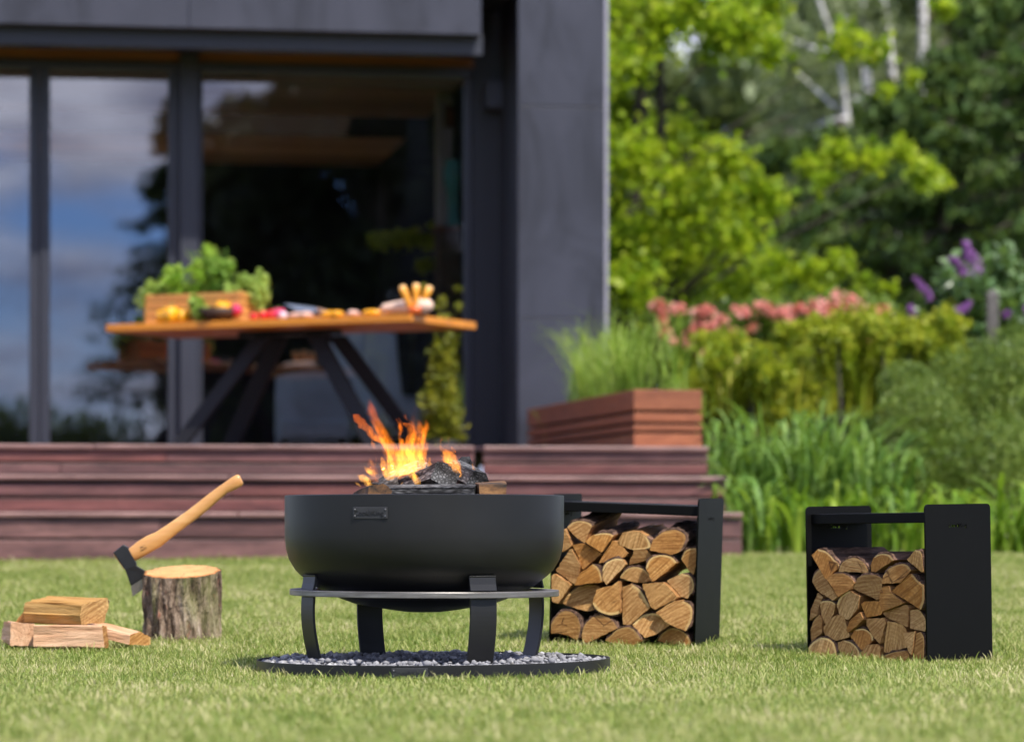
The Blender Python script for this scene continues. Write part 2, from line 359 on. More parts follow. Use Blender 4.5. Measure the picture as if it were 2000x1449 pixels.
# things inside the room
m_teal = plain('teal_glaze', (.05, .30, .26), .25, 0, .2); m_brown = wood('dark_brown_wood', (.05, .022, .012), (.08, .035, .018), (.11, .05, .025))
cb = hroot('cabinet'); zc = hz(441, 885, -.55)
hbox('body', 858, 912, DZ + .06, zc - .03, -.85, -.56, m_brown, cb); hbox('top', 855, 914, zc - .028, zc, -.86, -.55, wood('cabinet_top_wood', (.25, .09, .04), (.36, .14, .07), (.42, .18, .09)), cb)
for s_ in (860, 905): hbox('leg', s_, s_ + 5, DZ + .002, DZ + .059, -.62, -.58, m_brown, cb)
tag(cb, 'tall brown cabinet behind the glass under the teal vase', 'cabinet')
vs_ = empty('vase', hpt(hs(887, -.7), -.7) + Vector((0, 0, zc + .001)))
MB().lathe([(.0, 0), (.055, 0), (.06, .01), (.045, .05), (.042, .12), (.05, .22), (.075, .34), (.078, .40), (.06, .45), (.066, .47), (.06, .47), (.05, .44)], 24).build('body', m_teal, vs_)
tag(vs_, 'tall teal vase standing on the cabinet behind the glass', 'vase')
pc = hroot('picture'); za, zb = hz(250, 885, -.88), hz(206, 885, -.88)
hbox('frame', 868, 901, za, zb, -.898, -.88, m_brown, pc); hbox('picture_sheet', 871, 898, za + .012, zb - .012, -.879, -.876, plain('picture_print', (.16, .06, .025), .7, 0, .5, 14), pc)
tag(pc, 'small square dark brown picture on the beige wall behind the glass', 'picture')
m_chair = plain('blue_grey_fabric', (.66, .76, .84), .9, 0, .08, 8, .15, bscale=300)
def chair(x, Y, rz, w, label, k=1.):
    p = P(x, 800, Y); e = empty('armchair', (p.x, Y, DZ), rz); e.scale = (1, 1, k)
    mb = MB(); n = 15
    for (r0, r1, z0, z1) in ((.0, .06, .12, .56),):
        vv = []
        for j in range(6):
            zz_ = z0 + (z1 - z0) * j / 5; ins = .03 if j in (0, 5) else 0
            for i in range(n):
                a = (i / (n - 1) - .5) * 2.1; rr = w / 2 - ins * .3
                vv.append((rr * math.sin(a) * 1.05, -rr * math.cos(a) * .75 - .02 * j, zz_ + (.06 * math.cos(a) if j == 5 else 0)))
            for i in range(n):
                a = ((n - 1 - i) / (n - 1) - .5) * 2.1; rr = w / 2 - .06 + ins * .3
                vv.append((rr * math.sin(a) * 1.05, -rr * math.cos(a) * .75 - .02 * j, zz_ + (.06 * math.cos(a) if j == 5 else 0)))
        m = 2 * n; ff = [(j*m+i, j*m+(i+1) % m, (j+1)*m+(i+1) % m, (j+1)*m+i) for j in range(5) for i in range(m)]
        ff += [(i, i+1, m-2-i, m-1-i) for i in range(n-1)] + [(5*m+i, 5*m+m-1-i, 5*m+m-2-i, 5*m+i+1) for i in range(n-1)]
        mb.add(vv, ff, 0, True)
    mb.build('backrest', m_chair, e)
    box('seat', (-w/2 + .05, -.28, .16), (w/2 - .05, .30, .30), m_chair, e, .04, 3)
    for sx in (-1, 1):
        for sy in (-1, 1): MB().tube([(sx * (w/2 - .1), sy * .22, .17), (sx * (w/2 - .05), sy * .27, 0.002)], [.018, .011]).build('leg', m_black, e)
    tag(e, label, 'chair', 'armchairs behind the glass doors')
chair(612, 21.95, R(4), .58, 'pale blue armchair behind the glass, nearest below the table top'); chair(738, 22.5, R(-28), .60, 'pale blue armchair with raised curved back behind the right table legs', 1.65); chair(790, 22.1, R(-60), .50, 'pale blue armchair behind the glass, closest to the yellow green conifer', 1.5)

# wall lamp
lm_ = hroot('wall_lamp'); hbox('lamp_body', 950, 984, hz(212, 965, .2), hz(158, 965, .2), .06, .2, m_frame, lm_, bevel=.006); hbox('mount', 958, 976, hz(200, 965, .1), hz(172, 965, .1), .032, .058, m_black, lm_)
tag(lm_, 'small grey box lamp on the dark wall beside the post', 'lamp')

# ================================================================== DECK AND STEPS
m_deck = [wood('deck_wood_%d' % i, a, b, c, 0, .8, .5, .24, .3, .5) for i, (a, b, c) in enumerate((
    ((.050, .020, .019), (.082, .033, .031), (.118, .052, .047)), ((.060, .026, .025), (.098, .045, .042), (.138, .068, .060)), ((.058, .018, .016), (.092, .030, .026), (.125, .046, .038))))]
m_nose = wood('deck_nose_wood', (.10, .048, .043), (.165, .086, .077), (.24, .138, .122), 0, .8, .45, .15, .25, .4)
TD = 4.35
LV = [(TD, DZ, [(878, 901.5), (906, 927)], 867), (TD + .32, .711, [(945, 968.5), (974, 999)], 928), (TD + .64, .517, [(1013, 1049.5), (1054, 1092)], 1000)]
def steps(name, label, xa, xb, ends):
    e = hroot(name); tag(e, label, 'steps')
    for k, (tt, z, rows, ytop) in enumerate(LV):
        x1 = ends[k]; s0, s1 = hs(xa, tt), hs(x1, tt)
        cuts = [s0]
        while cuts[-1] < s1 - 2.6: cuts.append(cuts[-1] + random.uniform(1.6, 2.4))
        cuts.append(s1)
        for a, b in zip(cuts[:-1], cuts[1:]):
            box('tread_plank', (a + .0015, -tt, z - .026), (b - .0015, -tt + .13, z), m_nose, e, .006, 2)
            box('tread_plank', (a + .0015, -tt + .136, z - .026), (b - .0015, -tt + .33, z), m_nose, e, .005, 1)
        tr_ = tt - .025
        for (ya, yb) in rows:
            o_ = random.uniform(-.5, .5)
            cc = [s0] + [c + o_ for c in cuts[1:-1]] + [s1]
            for a, b in zip(cc[:-1], cc[1:]):
                xm = 500 if xa < 900 else 1150
                za, zb = hz(yb, xm, tr_), hz(ya, xm, tr_)
                if k == 2 and yb > 1080: za = .22
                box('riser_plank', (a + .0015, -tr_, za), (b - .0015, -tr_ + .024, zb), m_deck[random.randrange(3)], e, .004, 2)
        zlow = .2 if k == 2 else LV[k+1][1] - .03
        box('stringer', (s0 + .03, -tr_ + .045, zlow), (s1 - .03, -tr_ + .09, z - .03), m_black, e)
        if x1 > 1000:      # closing side boards at the right end
            box('side_plank', (s1 - .024, -tr_ + .026, zlow + .05), (s1 - .001, -tr_ + .34, z - .03), m_deck[k], e, .004)
    tt = TD - .335; s1 = hs(ends[0], TD)
    while tt > .2:
        box('deck_board', (hs(xa, TD), -tt, DZ - .026), (s1, -tt + .135, DZ), m_deck[random.randrange(3)], e, .004, 1); tt -= .141
    return e
sA = steps('wooden_steps', 'long flight of reddish brown plank steps below the glass doors', -470, 927, (927, 927, 927))
sB = steps('wooden_steps', 'short flight of reddish brown plank steps below the wooden planter', 945, 1385, (1385, 1420, 1452))

# ================================================================== PLANTER ON THE DECK
m_terra = wood('terracotta_wood', (.17, .050, .020), (.27, .085, .034), (.36, .125, .052), 0, .8, .55, .16)
pa = P(1238, 868, 17.62); pb = P(1371, 868, 17.72); pe = Vector((P(1030, 868, 20.55).x, 20.55, 0))
pl = empty('planter'); tag(pl, 'long reddish brown slatted wooden planter on the deck beside the post', 'planter')
ax = (pb - pa); ax.z = 0; wS = ax.length; ax.normalize(); ay = Vector((pe.x - pa.x, pe.y - pa.y, 0)); lS = ay.length; ay.normalize()
pz = DZ + .002; ph = (HY - 759) / F * 17.62 + ZC - pz
def slat(q0, q1, nrm, za, zb):
    mb = MB(); n_ = nrm * .022; a = Vector((q0.x, q0.y, pz + za)); b = Vector((q1.x, q1.y, pz + za)); u = Vector((0, 0, zb - za))
    mb.prism([a, b, b + u, a + u], n_); return mb.build('slat', m_terra, pl, .003, 1)
rowsP = [(0, .25), (.285, .405), (.44, .60), (.64, 1.0)]
A0 = Vector((pa.x, pa.y, 0)); B0 = A0 + ax * wS; C0 = B0 + ay * lS; D0 = A0 + ay * lS
inn = (ax.cross(Vector((0, 0, 1)))) * -1
for a, b in rowsP:
    slat(A0, B0, ay, a * ph, b * ph - .004)
    slat(A0 + ay * .024, D0, ax, a * ph, b * ph - .004); slat(B0 + ay * .024, C0, -ax, a * ph, b * ph - .004)
    slat(C0, D0, -ay, a * ph, b * ph - .004)
mb = MB(); q = [A0 + ax*.03 + ay*.03, B0 - ax*.03 + ay*.03, C0 - ax*.03 - ay*.03, D0 + ax*.03 - ay*.03]
mb.prism([Vector((p.x, p.y, pz + .01)) for p in q], (0, 0, ph * .82)); mb.build('soil', plain('planter_soil', (.02, .015, .012), .95, 0, .3, 20), pl)

# ================================================================== FOLIAGE HELPERS
def blades(name, roots, n, hmin, hmax, spread, wid, mat, parent=None, droop=.6, rad=.05, seg=5):
    V = []; Q = []
    for (rx, ry, rz) in roots:
        for _ in range(n):
            a = random.uniform(0, 6.283); rr = rad * math.sqrt(random.random()); bx, by = rx + rr*math.cos(a), ry + rr*math.sin(a)
            h = random.uniform(hmin, hmax); d = random.uniform(0, 6.283); ln = spread * h * random.uniform(.15, 1.); w = wid * random.uniform(.6, 1.2); dr = droop * random.uniform(.3, 1.2)
            o = len(V); nx_, ny_ = -math.sin(d), math.cos(d)
            for j in range(seg + 1):
                u = j / seg; ww = w * (1 - u**2.2) * (.6 + 1.2*u*(1-u)) + .0004
                cx, cy, cz = bx + math.cos(d)*ln*(u**1.6), by + math.sin(d)*ln*(u**1.6), rz + h * (u * (1 + dr * .45) - dr * .9 * u**3)
                V += [(cx - nx_*ww, cy - ny_*ww, cz), (cx + nx_*ww, cy + ny_*ww, cz)]
            Q += [(o+2*j, o+2*j+1, o+2*j+3, o+2*j+2) for j in range(seg)]
    return link(bpy.data.objects.new(name, mesh_np(name, V, Q, mat)), parent)
def leaves(name, blobs, size, mat, parent=None, asp=.55, shell=.5, up=.25, down=0., clump=0):
    """blobs: (x,y,z,rx,ry,rz,n) -> diamond leaves spread through the volumes"""
    P0 = []
    for (x, y, z, rx, ry, rz, n) in blobs:
        n = int(n)
        if clump:
            sp_ = .20 if up != .35 else .34
            nc = max(3, n // clump); d = rng.normal(size=(nc, 3)); d /= np.linalg.norm(d, axis=1)[:, None]
            cpos = d * (rng.random(nc)[:, None] ** shell)
            p = np.repeat(cpos, clump, axis=0) + rng.normal(size=(nc * clump, 3)) * sp_
        else:
            d = rng.normal(size=(n, 3)); d /= np.linalg.norm(d, axis=1)[:, None]; p = d * (rng.random(n)[:, None] ** shell)
        P0.append(p * np.array([rx, ry, rz]) + np.array([x, y, z]))
    c = np.concatenate(P0); n = len(c)
    a = rng.normal(size=(n, 3)); a[:, 2] -= down * 2; a /= np.linalg.norm(a, axis=1)[:, None]
    b = rng.normal(size=(n, 3)); nr = np.cross(a, b); nr[:, 2] = np.abs(nr[:, 2]) + up; nr /= np.linalg.norm(nr, axis=1)[:, None]
    b = np.cross(nr, a); b /= np.linalg.norm(b, axis=1)[:, None]
    s = size * rng.uniform(.55, 1.3, n)[:, None]
    V = np.stack([c - a*s*.5, c + b*s*asp*.5 + nr*s*.06, c + a*s*.5, c - b*s*asp*.5 + nr*s*.06], axis=1).reshape(-1, 3)
    Q = np.arange(n * 4).reshape(-1, 4)
    return link(bpy.data.objects.new(name, mesh_np(name, V, Q, mat)), parent)
def blob(x, y, r, Y, n, dY=.0, ry=None, rz=None):
    p = P(x, y, Y + random.uniform(-dY, dY)); k = r / F * p.y
    return (p.x, p.y, p.z, k, (ry or k), (rz / F * p.y if rz else k), n)

# ================================================================== GARDEN ON THE RIGHT
m_bark_d = plain('dark_bark', (.05, .04, .03), .9, 0, .4, 12, .6); 
m_maple = leaf('maple_leaf', (.14, .25, .010), (.30, .42, .015), (.48, .55, .03), .55, 1.2)
m_day = leaf('strap_leaf', (.06, .14, .020), (.15, .28, .05), (.30, .44, .12), .4, 4, .5, .25)
m_lime = leaf('bright_strap_leaf', (.08, .18, .010), (.19, .32, .025), (.40, .50, .07), .45, 4, .5, .25)
m_fine = leaf('fine_shrub_leaf', (.06, .115, .016), (.14, .21, .035), (.27, .33, .07), .3, 1.3)
m_spirea = leaf('yellow_green_leaf', (.17, .25, .014), (.38, .42, .025), (.58, .53, .05), .45, 1.2)
m_azl = leaf('azalea_leaf', (.05, .10, .015), (.10, .18, .025), (.20, .28, .04), .35, 2)
m_pink = leaf('salmon_petal', (.66, .17, .15), (.78, .29, .26), (.86, .44, .40), .3, 5); 
m_lil = leaf('lilac_leaf', (.05, .11, .03), (.10, .19, .06), (.20, .30, .12), .4, 3, .35, .6)
m_purp = leaf('lilac_petal', (.22, .06, .30), (.33, .12, .42), (.48, .22, .55), .3, 9)
m_spruce = leaf('spruce_needle', (.012, .025, .008), (.030, .055, .014), (.075, .10, .028), .1, 1.5, .7, .2)
m_brownsp = leaf('brown_green_needle', (.03, .042, .012), (.085, .085, .03), (.19, .16, .065), .15, 1.5, .7, .2)
m_dark = leaf('dark_broad_leaf', (.007, .013, .005), (.015, .027, .008), (.035, .05, .012), .1, 1.5)
m_thuja = leaf('thuja_spray', (.022, .05, .012), (.055, .105, .024), (.13, .19, .045), .2, 1.2, .6, .2)
m_under = leaf('undergrowth_leaf', (.04, .085, .015), (.09, .16, .03), (.18, .26, .05), .3, 2)
m_birchl = leaf('birch_leaf', (.09, .12, .05), (.18, .22, .10), (.30, .33, .18), .4, 1.2)
m_conif = leaf('golden_conifer_spray', (.09, .11, .008), (.19, .20, .012), (.36, .33, .025), .3, 6)
t = NT('birch_bark'); v = t.coord((6, 6, 26)); t.pbr(t.ramp(t.noise(v, .8, 4), [(.40, (.04, .035, .03)), (.47, (.55, .53, .50)), (.7, (.72, .70, .67))]), .8)

# --- strap-leaved clumps beside the steps
i = 0
for (x, Y, h, n, mat, lab) in (
    (1425, 17.9, .92, 150, m_day, 'dark green strap leaved clump touching the end of the planter steps'), (1500, 18.1, 1.0, 160, m_day, 'tall dark green strap leaved clump behind the bright leaved fringe, second from the steps'),
    (1580, 18.2, .98, 160, m_day, 'dark green strap leaved clump in the middle of the bed'), (1655, 18.1, .92, 150, m_day, 'dark green strap leaved clump left of the fine leaved shrub'),
    (1700, 18.0, .78, 120, m_day, 'low dark green strap leaved clump against the fine leaved shrub'), (1455, 17.25, .55, 110, m_day, 'short strap leaved clump right beside the lowest step'),
    (1540, 17.1, .50, 110, m_lime, 'bright green strap leaved clump between the two wood racks, left one'), (1610, 17.2, .45, 100, m_lime, 'bright green strap leaved clump behind the left panel of the right rack'),
    (1690, 17.3, .50, 110, m_lime, 'bright green clump seen through the gap of the right rack'), (1765, 17.2, .46, 110, m_lime, 'bright green clump seen above the top bar of the right rack'),
    (1845, 17.3, .48, 110, m_lime, 'bright green clump behind the near panel of the right rack'), (1920, 17.2, .50, 110, m_lime, 'bright green clump just right of behind the near rack panel'),
    (1990, 17.1, .52, 120, m_lime, 'bright green strap leaved clump at the far right end of the bed'), (2065, 17.2, .5, 100, m_lime, 'bright green strap leaved clump past the right end of the bed')):
    p = P(x, 1080, Y); e = empty('strap_leaf_plant', (p.x, Y, g(Y))); 
    blades('foliage', [(random.uniform(-.1, .1), random.uniform(-.1, .1), 0) for _ in range(4)], n // 5 if mat is m_day else n // 12, h * .3, h * 1.12, .9 if mat is m_day else 1.15, .018 if mat is m_day else .021, mat, e, 1.2, .18, 8)
    tag(e, lab, 'plant', 'strap leaved plants along the lawn edge'); i += 1
bl = [blob(random.uniform(1340, 2100), random.uniform(860, 1010), random.uniform(45, 70), random.uniform(21.5, 23), 420) for _ in range(34)]
ug = leaves('undergrowth', bl, .09, m_under, None, asp=.5, shell=.6); tag(ug, 'dark green undergrowth behind the strap leaved plants', 'undergrowth', kind='stuff')
# --- fine shrub, spirea, azaleas, lilac
LAST = [None]
def shrub(name, label, cat, blobs, size, mat, base, group=None, stems=5, **k):
    bx, bY = base; e = empty(name, (bx, bY, g(bY)))
    off = np.array([bx, bY, g(bY)])
    bl = [(b[0]-off[0], b[1]-off[1], b[2]-off[2], *b[3:]) for b in blobs]
    leaves('foliage', bl, size, mat, e, **k)
    mb = MB()
    for b in random.sample(bl, min(stems, len(bl))):
        p = Vector(b[:3]); mb.tube([(0, 0, -.02), p * .45 + Vector((0, 0, .05)), p], [.022, .015, .005], 6)
    mb.build('stem', m_bark_d, e); tag(e, label, cat, group); LAST[0] = e; return e
shrub('fine_leaved_shrub', 'broad dusky green fine leaved shrub behind the right wood rack', 'shrub', [blob(1800, 830, 95, 18.9, 5200, .2), blob(1905, 780, 120, 19.2, 7000, .3), blob(1990, 740, 110, 19.3, 6000, .3), blob(1840, 930, 90, 18.7, 4000, .1), blob(1950, 910, 110, 18.8, 5200, .2), blob(2060, 860, 130, 19, 5200), blob(1770, 760, 60, 19.2, 2200)], .045, m_fine, (P(1900, 0, 19).x, 19), asp=.22, shell=.45, down=-.1)
for (x, y, r, Y, n, lab) in ((1400, 720, 60, 20.5, 1300, 'yellow green shrub growing right behind the wooden planter'), (1480, 735, 62, 20.4, 1300, 'yellow green shrub under the salmon flowers, left of the first fence post'), (1560, 700, 66, 20.6, 1500, 'yellow green shrub in front of the first grey fence post'), (1650, 690, 66, 20.8, 1500, 'yellow green shrub between the two thin fence posts'), (1740, 690, 66, 20.9, 1500, 'yellow green shrub at the foot of the second thin fence post'), (1830, 680, 62, 21, 1400, 'yellow green shrub above the fine leaved shrub')):
    shrub('spirea_shrub', lab, 'shrub', [blob(x + random.uniform(-45, 45), y + random.uniform(-65, 40), r * random.uniform(.22, .55), Y, n * .22, .45) for _ in range(11)] + [blob(x, y + 70, r * .9, Y, n * .5)], .05, m_spirea, (P(x, 0, Y).x, Y), 'yellow green shrubs behind the strap leaves', asp=.5, clump=10); blades('shoot', [(random.uniform(-.22, .22), random.uniform(-.2, .1), .75) for _ in range(7)], 7, .25, .62, .8, .012, m_spirea, LAST[0], .8, .1, 5)
for (x, y, r, Y, fl, lab) in ((1310, 640, 62, 23.5, ((1285, 600, 14), (1325, 605, 12), (1300, 650, 10), (1345, 650, 9)), 'salmon flowering azalea partly hidden by the planter grass'), (1390, 655, 66, 23.3, ((1370, 610, 14), (1385, 645, 16), (1410, 625, 10), (1375, 680, 13), (1345, 670, 12), (1430, 650, 8), (1395, 690, 11), (1360, 640, 10)), 'salmon flowering azalea right of the planter grass'), (1480, 630, 62, 23.6, ((1445, 610, 12), (1490, 605, 15), (1520, 612, 14), (1470, 640, 8)), 'salmon flowering azalea under the low maple branch'), (1570, 620, 56, 23.8, ((1548, 610, 13), (1580, 605, 18), (1600, 625, 16)), 'salmon flowering azalea left of the densest flower mass'), (1645, 610, 58, 23.6, ((1632, 600, 30), (1655, 608, 28), (1640, 635, 24), (1675, 615, 20), (1610, 612, 18)), 'azalea with the densest salmon flower mass'), (1715, 615, 42, 23.9, ((1716, 608, 13), (1700, 625, 10)), 'salmon flowering azalea behind the second fence post')):
    e = shrub('azalea', lab, 'shrub', [blob(x, y + 10, r, Y, 1100, .1), blob(x, y + 70, r, Y, 800)], .06, m_azl, (P(x, 0, Y).x, Y), 'salmon flowering azaleas', clump=8)
    off = Vector((P(x, 0, Y).x, Y, g(Y)))
    bl = []
    for (fx, fy, fr) in fl:
        p = P(fx, fy, Y - .35) - off; k = fr * 1.1 / F * Y; bl.append((p.x, p.y, p.z, k * 1.35, k, k, fr * 3.4)); bl.append((p.x + random.uniform(-.14, .14), p.y, p.z + random.uniform(-.2, .06), k * .7, k * .7, k * .7, fr * 1.3))
    leaves('blossom', bl, .05, m_pink, e, asp=.9, shell=.4)
e = shrub('lilac_bush', 'lilac bush with purple flower spikes above the fine leaved shrub', 'shrub', [blob(1880, 570, 55, 21.6, 700, .1), blob(1940, 560, 60, 21.7, 800, .1), blob(1990, 590, 60, 21.8, 800), blob(1850, 620, 50, 21.6, 500), blob(1930, 640, 80, 21.7, 900), blob(2050, 600, 70, 21.8, 800), blob(1960, 525, 35, 21.7, 260)], .085, m_lil, (P(1930, 0, 21.8).x, 21.8), asp=.6, clump=6)
off = Vector((P(1930, 0, 21.8).x, 21.8, g(21.8)))
for (xa, ya, xb, yb, r) in ((1905, 522, 1886, 478, 19), (1868, 512, 1856, 506, 10), (1880, 530, 1872, 520, 12), (1815, 578, 1788, 545, 11), (1782, 620, 1778, 600, 10), (1862, 612, 1870, 606, 13), (1880, 606, 1894, 592, 10), (1965, 615, 1972, 610, 9), (2010, 612, 2003, 602, 9)):
    bl = []
    for q in range(5):
        u = q / 4; p = P(xa + (xb - xa)*u, ya + (yb - ya)*u, 21.2) - off; k = r * (1 - .5*u) / F * 21.2; bl.append((p.x, p.y, p.z, k, k, k, 60))
    leaves('flower_spike', bl, .022, m_purp, e, asp=.9, shell=.4)
# --- thin fence posts in the shrubs
m_post = plain('weathered_post_wood', (.10, .09, .085), .85, 0, .3, 10, .3)
for (x, yt, w, Y, lab) in ((1606, 640, 12, 21.2, 'thin grey wooden post in the yellow green shrubs, left one'), (1741, 618, 13, 21.4, 'thin grey wooden post in the yellow green shrubs, right one'), (1938, 575, 22, 21.2, 'thick dark grey post under the lilac bush')):
    p = P(x, yt, Y); w_ = w / F * Y; e = empty('fence_post', (p.x, Y, g(Y)))
    box('shaft', (-w_/2, -w_/2, -.05), (w_/2, w_/2, p.z - g(Y)), m_post, e, .006); MB().lathe([(w_*.62, 0), (w_*.55, .012), (0, .03)], 4).build('cap', m_post, e).location = (0, 0, p.z - g(Y) + .001)
    tag(e, lab, 'post', 'posts in the shrub bed')
# --- planter grass
e = empty('ornamental_grass', (A0.x, A0.y, pz + ph * .8)); tag(e, 'tall light green grass growing in the reddish brown planter', 'grass plant')
rt = [];
for q in range(16):
    u = random.uniform(.03, .8); w_ = random.uniform(.15, .85); p = ax * (wS * w_) + ay * (lS * u); rt.append((p.x, p.y, 0))
blades('foliage', rt, 44, .18, .72, .75, .0050, leaf('planter_grass_leaf', (.14, .25, .025), (.26, .40, .05), (.44, .54, .13), .5, 5), e, .8, .09, 5)
e.location.z += 0
e2 = empty('weed_sprig', hpt(hs(1072, 1.5), 1.5) + Vector((0, 0, DZ + .0))); blades('foliage', [(0, 0, 0)], 9, .25, .42, .4, .006, m_lime, e2, .6, .03); tag(e2, 'small light green sprig growing beside the planter at the post', 'plant')

# --- trees
def limb(mb, a, b, r0, r1, sag=.1, n=6):
    a, b = Vector(a), Vector(b); d = (b - a).length
    pts = []; o = Vector((random.uniform(-1, 1), random.uniform(-1, 1), random.uniform(-.2, .6))) * d * sag
    for j in range(n + 1):
        u = j / n; pts.append(a.lerp(b, u) + o * math.sin(math.pi * u))
    mb.tube(pts, [r0 + (r1 - r0) * j / n for j in range(n + 1)], 7)
MY = 25.5; bp = P(1212, 700, MY); z0 = g(MY)
mp_ = empty('maple_tree', (bp.x, MY, z0)); tag(mp_, 'bright yellow green maple tree beside the grey post', 'tree')
off = Vector((bp.x, MY, z0)); cl = [(1215,40,45),(1290,45,55),(1380,30,50),(1450,50,46),(1500,95,36),(1235,125,40),(1212,205,46),(1250,255,50),(1310,262,40),(1380,285,30),(1240,310,55),(1330,335,64),(1420,315,38),(1230,395,55),(1330,405,60),(1420,395,48),(1490,375,38),(1240,475,55),(1340,480,55),(1440,465,46),(1505,410,34),(1230,560,50),(1320,560,55),(1420,545,50),(1500,530,42),(1580,535,34),(1640,515,28),(1690,560,22),(1735,563,14),(1600,570,28),(1480,575,40),(1580,325,26),(1640,300,32),(1705,312,26),(1765,290,22),(1805,335,30),(1842,352,18),(1605,355,20),(1650,88,34),(1715,95,24),(1785,150,16),(1730,180,14),(1500,15,36),(1410,85,34),(1200,-40,70),(1330,-60,80),(1470,-60,70),(1845,12,20),(1120,300,60),(1120,120,70),(1130,480,50)]
bl = []; tips = []
for (x, y, r) in cl:
    b = blob(x, y, r * 1.12, MY + random.uniform(-1.3, 1.0), 25 * (r / 10) ** 1.75); bl.append((b[0]-off.x, b[1]-off.y, b[2]-off.z, *b[3:])); tips.append(Vector(bl[-1][:3]))
leaves('crown', bl, .074, m_maple, mp_, asp=.9, shell=.8, clump=5, up=.35)
mb = MB(); tk = [Vector((0, 0, -.1)), Vector((.03, 0, 1.2)), Vector((.12, .05, 2.6)), Vector((.22, .0, 4.2)), Vector((.3, .1, 6.0))]
mb.tube(tk, [.10, .085, .07, .05, .03], 10); tk2 = [Vector((.10, .1, .4)), Vector((.3, .1, 1.6)), Vector((.33, .05, 3.2)), Vector((.25, .0, 5))]; mb.tube(tk2, [.06, .055, .04, .02], 8)
for p in tips:
    zq = max(.8, p.z - .25 - .35 * abs(p.x)); q = min(tk + tk2, key=lambda a: abs(a.z - zq)); (limb(mb, q, p, .014, .003, .06) if random.random() < .5 else None)
mb.build('trunk', m_bark_d, mp_)

def conifer(name, label, X, Y, h, r, mat, n=5000, size=.22, z0=None, lean=.0, group=None, taper=.85):
    zb = g(Y) if z0 is None else z0; e = empty(name, (X, Y, zb)); tag(e, label, 'tree', group)
    k = int(n ** .5 * 1.8); bl = []; mb = MB(); mb.tube([(0, 0, -.1), (0, 0, h * .5), (lean, 0, h)], [h * .016 + .05, h * .01 + .03, .01], 8)
    for _ in range(k):
        u = random.random() ** .8; z = h * (.04 + .95 * u); rr = r * (1 - u) ** taper + .1; a = random.uniform(0, 6.283); L_ = rr * random.uniform(.65, 1.12)
        tip = Vector((math.cos(a) * L_, math.sin(a) * L_, z - .22 * L_)); base = Vector((0, 0, z + .05))
        mb.tube([base, base.lerp(tip, .55) + Vector((0, 0, .06 * L_)), tip], [.02, .014, .004], 5, cap=False)
        for s_ in (.45, .7, .92):
            p = base.lerp(tip, s_); w_ = .14 * rr + .09; bl.append((p.x, p.y, p.z - .06, w_ * 1.3, w_ * 1.3, w_ * .6, max(5, n / k / 3)))
    leaves('crown', bl, size, mat, e, asp=.3, shell=.6, down=.35); mb.build('trunk', m_bark_d, e); return e
def at(x, Y): return (x - 1000) / F * Y
for (x, Y, h, r, mat, n, lab) in ((1960, 33, 9.5, 1.25, m_spruce, 6500, 'tall very dark spruce at the right edge behind the lilac'), (2090, 32, 9, 1.5, m_spruce, 4000, 'dark spruce beyond the right edge behind the lilac'), (1870, 38.5, 8.2, 1.15, m_brownsp, 6500, 'brownish green spruce left of the darkest spruce'), (1740, 31, 4.1, 1.1, m_thuja, 6500, 'dark green rounded conifer behind the second fence post'), (1640, 32.5, 3.9, 1.15, m_thuja, 6500, 'dark conifer behind the salmon azaleas below the birches'), (1845, 29.5, 4.3, 1.1, m_thuja, 6500, 'dark green conifer directly behind the lilac bush'), (1930, 30, 4.9, 1.1, m_thuja, 6000, 'dark green conifer under the tall spruce, right of the lilac'), (1540, 34, 3.9, 1.2, m_thuja, 6000, 'dark conifer peeping out right of the maple crown'), (1430, 36, 4.0, 1.35, m_thuja, 5000, 'dark conifer mostly hidden behind the maple crown'), (1300, 36, 4.2, 1.4, m_spruce, 4000, 'dark conifer hidden behind the maple trunk'), (1220, 37, 4.6, 1.4, m_spruce, 4000, 'dark conifer behind the maple next to the post'), (2010, 28.5, 4.2, 1.0, m_thuja, 4500, 'dark green conifer at the right edge behind the lilac leaves')):
    conifer('conifer_tree', lab, at(x, Y), Y, h, r, mat, n, .17 if mat is m_thuja else .2, group='dark conifers behind the garden', taper=.6 if mat is m_thuja else .8)
for (pts, r, lab, fb) in ((((1655, 230), (1640, 110), (1592, -20), (1560, -150)), 11, 'birch with the slanting white trunk, leftmost of the birches', ((1560, 120, 70), (1510, 40, 70), (1600, 220, 60), (1540, 250, 60), (1500, 330, 60))),
                      (((1700, 330), (1698, 200), (1685, 40), (1680, -150)), 16, 'birch with the brightest white trunk in the middle of the birches', ((1640, 170, 60), (1700, 90, 50), (1650, 290, 60), (1640, 20, 60))),
                      (((1750, 320), (1748, 190), (1735, 60), (1700, -140)), 16, 'birch with forked white trunk right of the brightest birch', ((1760, 120, 45), (1720, 10, 50), (1740, 260, 50))),
                      (((1803, 260), (1803, 60), (1806, -150)), 19, 'birch with thick white trunk beside the brownish spruce', ((1830, 80, 40), (1790, 180, 40))),):
    Y = 35.5; e = empty('birch_tree', (at(pts[0][0], Y), Y, g(Y))); off = Vector(e.location); tag(e, lab, 'tree', 'birches in the background')
    q = [P(x, y, Y) - off for x, y in pts]; mb = MB(); mb.tube([(0, 0, -.1)] + q, [r / F * Y * .62] + [r / F * Y * .5 * (1 - .15*i) for i in range(len(q))], 8); mb.build('trunk', MATS['birch_bark'], e)
    bl = [];
    for (x, y, rr) in fb:
        p = P(x, y, Y + random.uniform(-1, 1)) - off; k = rr / F * Y; bl.append((p.x, p.y + .6, p.z, k, k, k * 1.4, 430))
    mb = MB()
    for b in bl: limb(mb, min(q, key=lambda s: abs(s.z - b[2] + .4)), Vector(b[:3]), .03, .006, .05)
    mb.build('limb', MATS['birch_bark'], e); leaves('crown', bl, .085, m_birchl, e, asp=.7, shell=.6, down=.5)
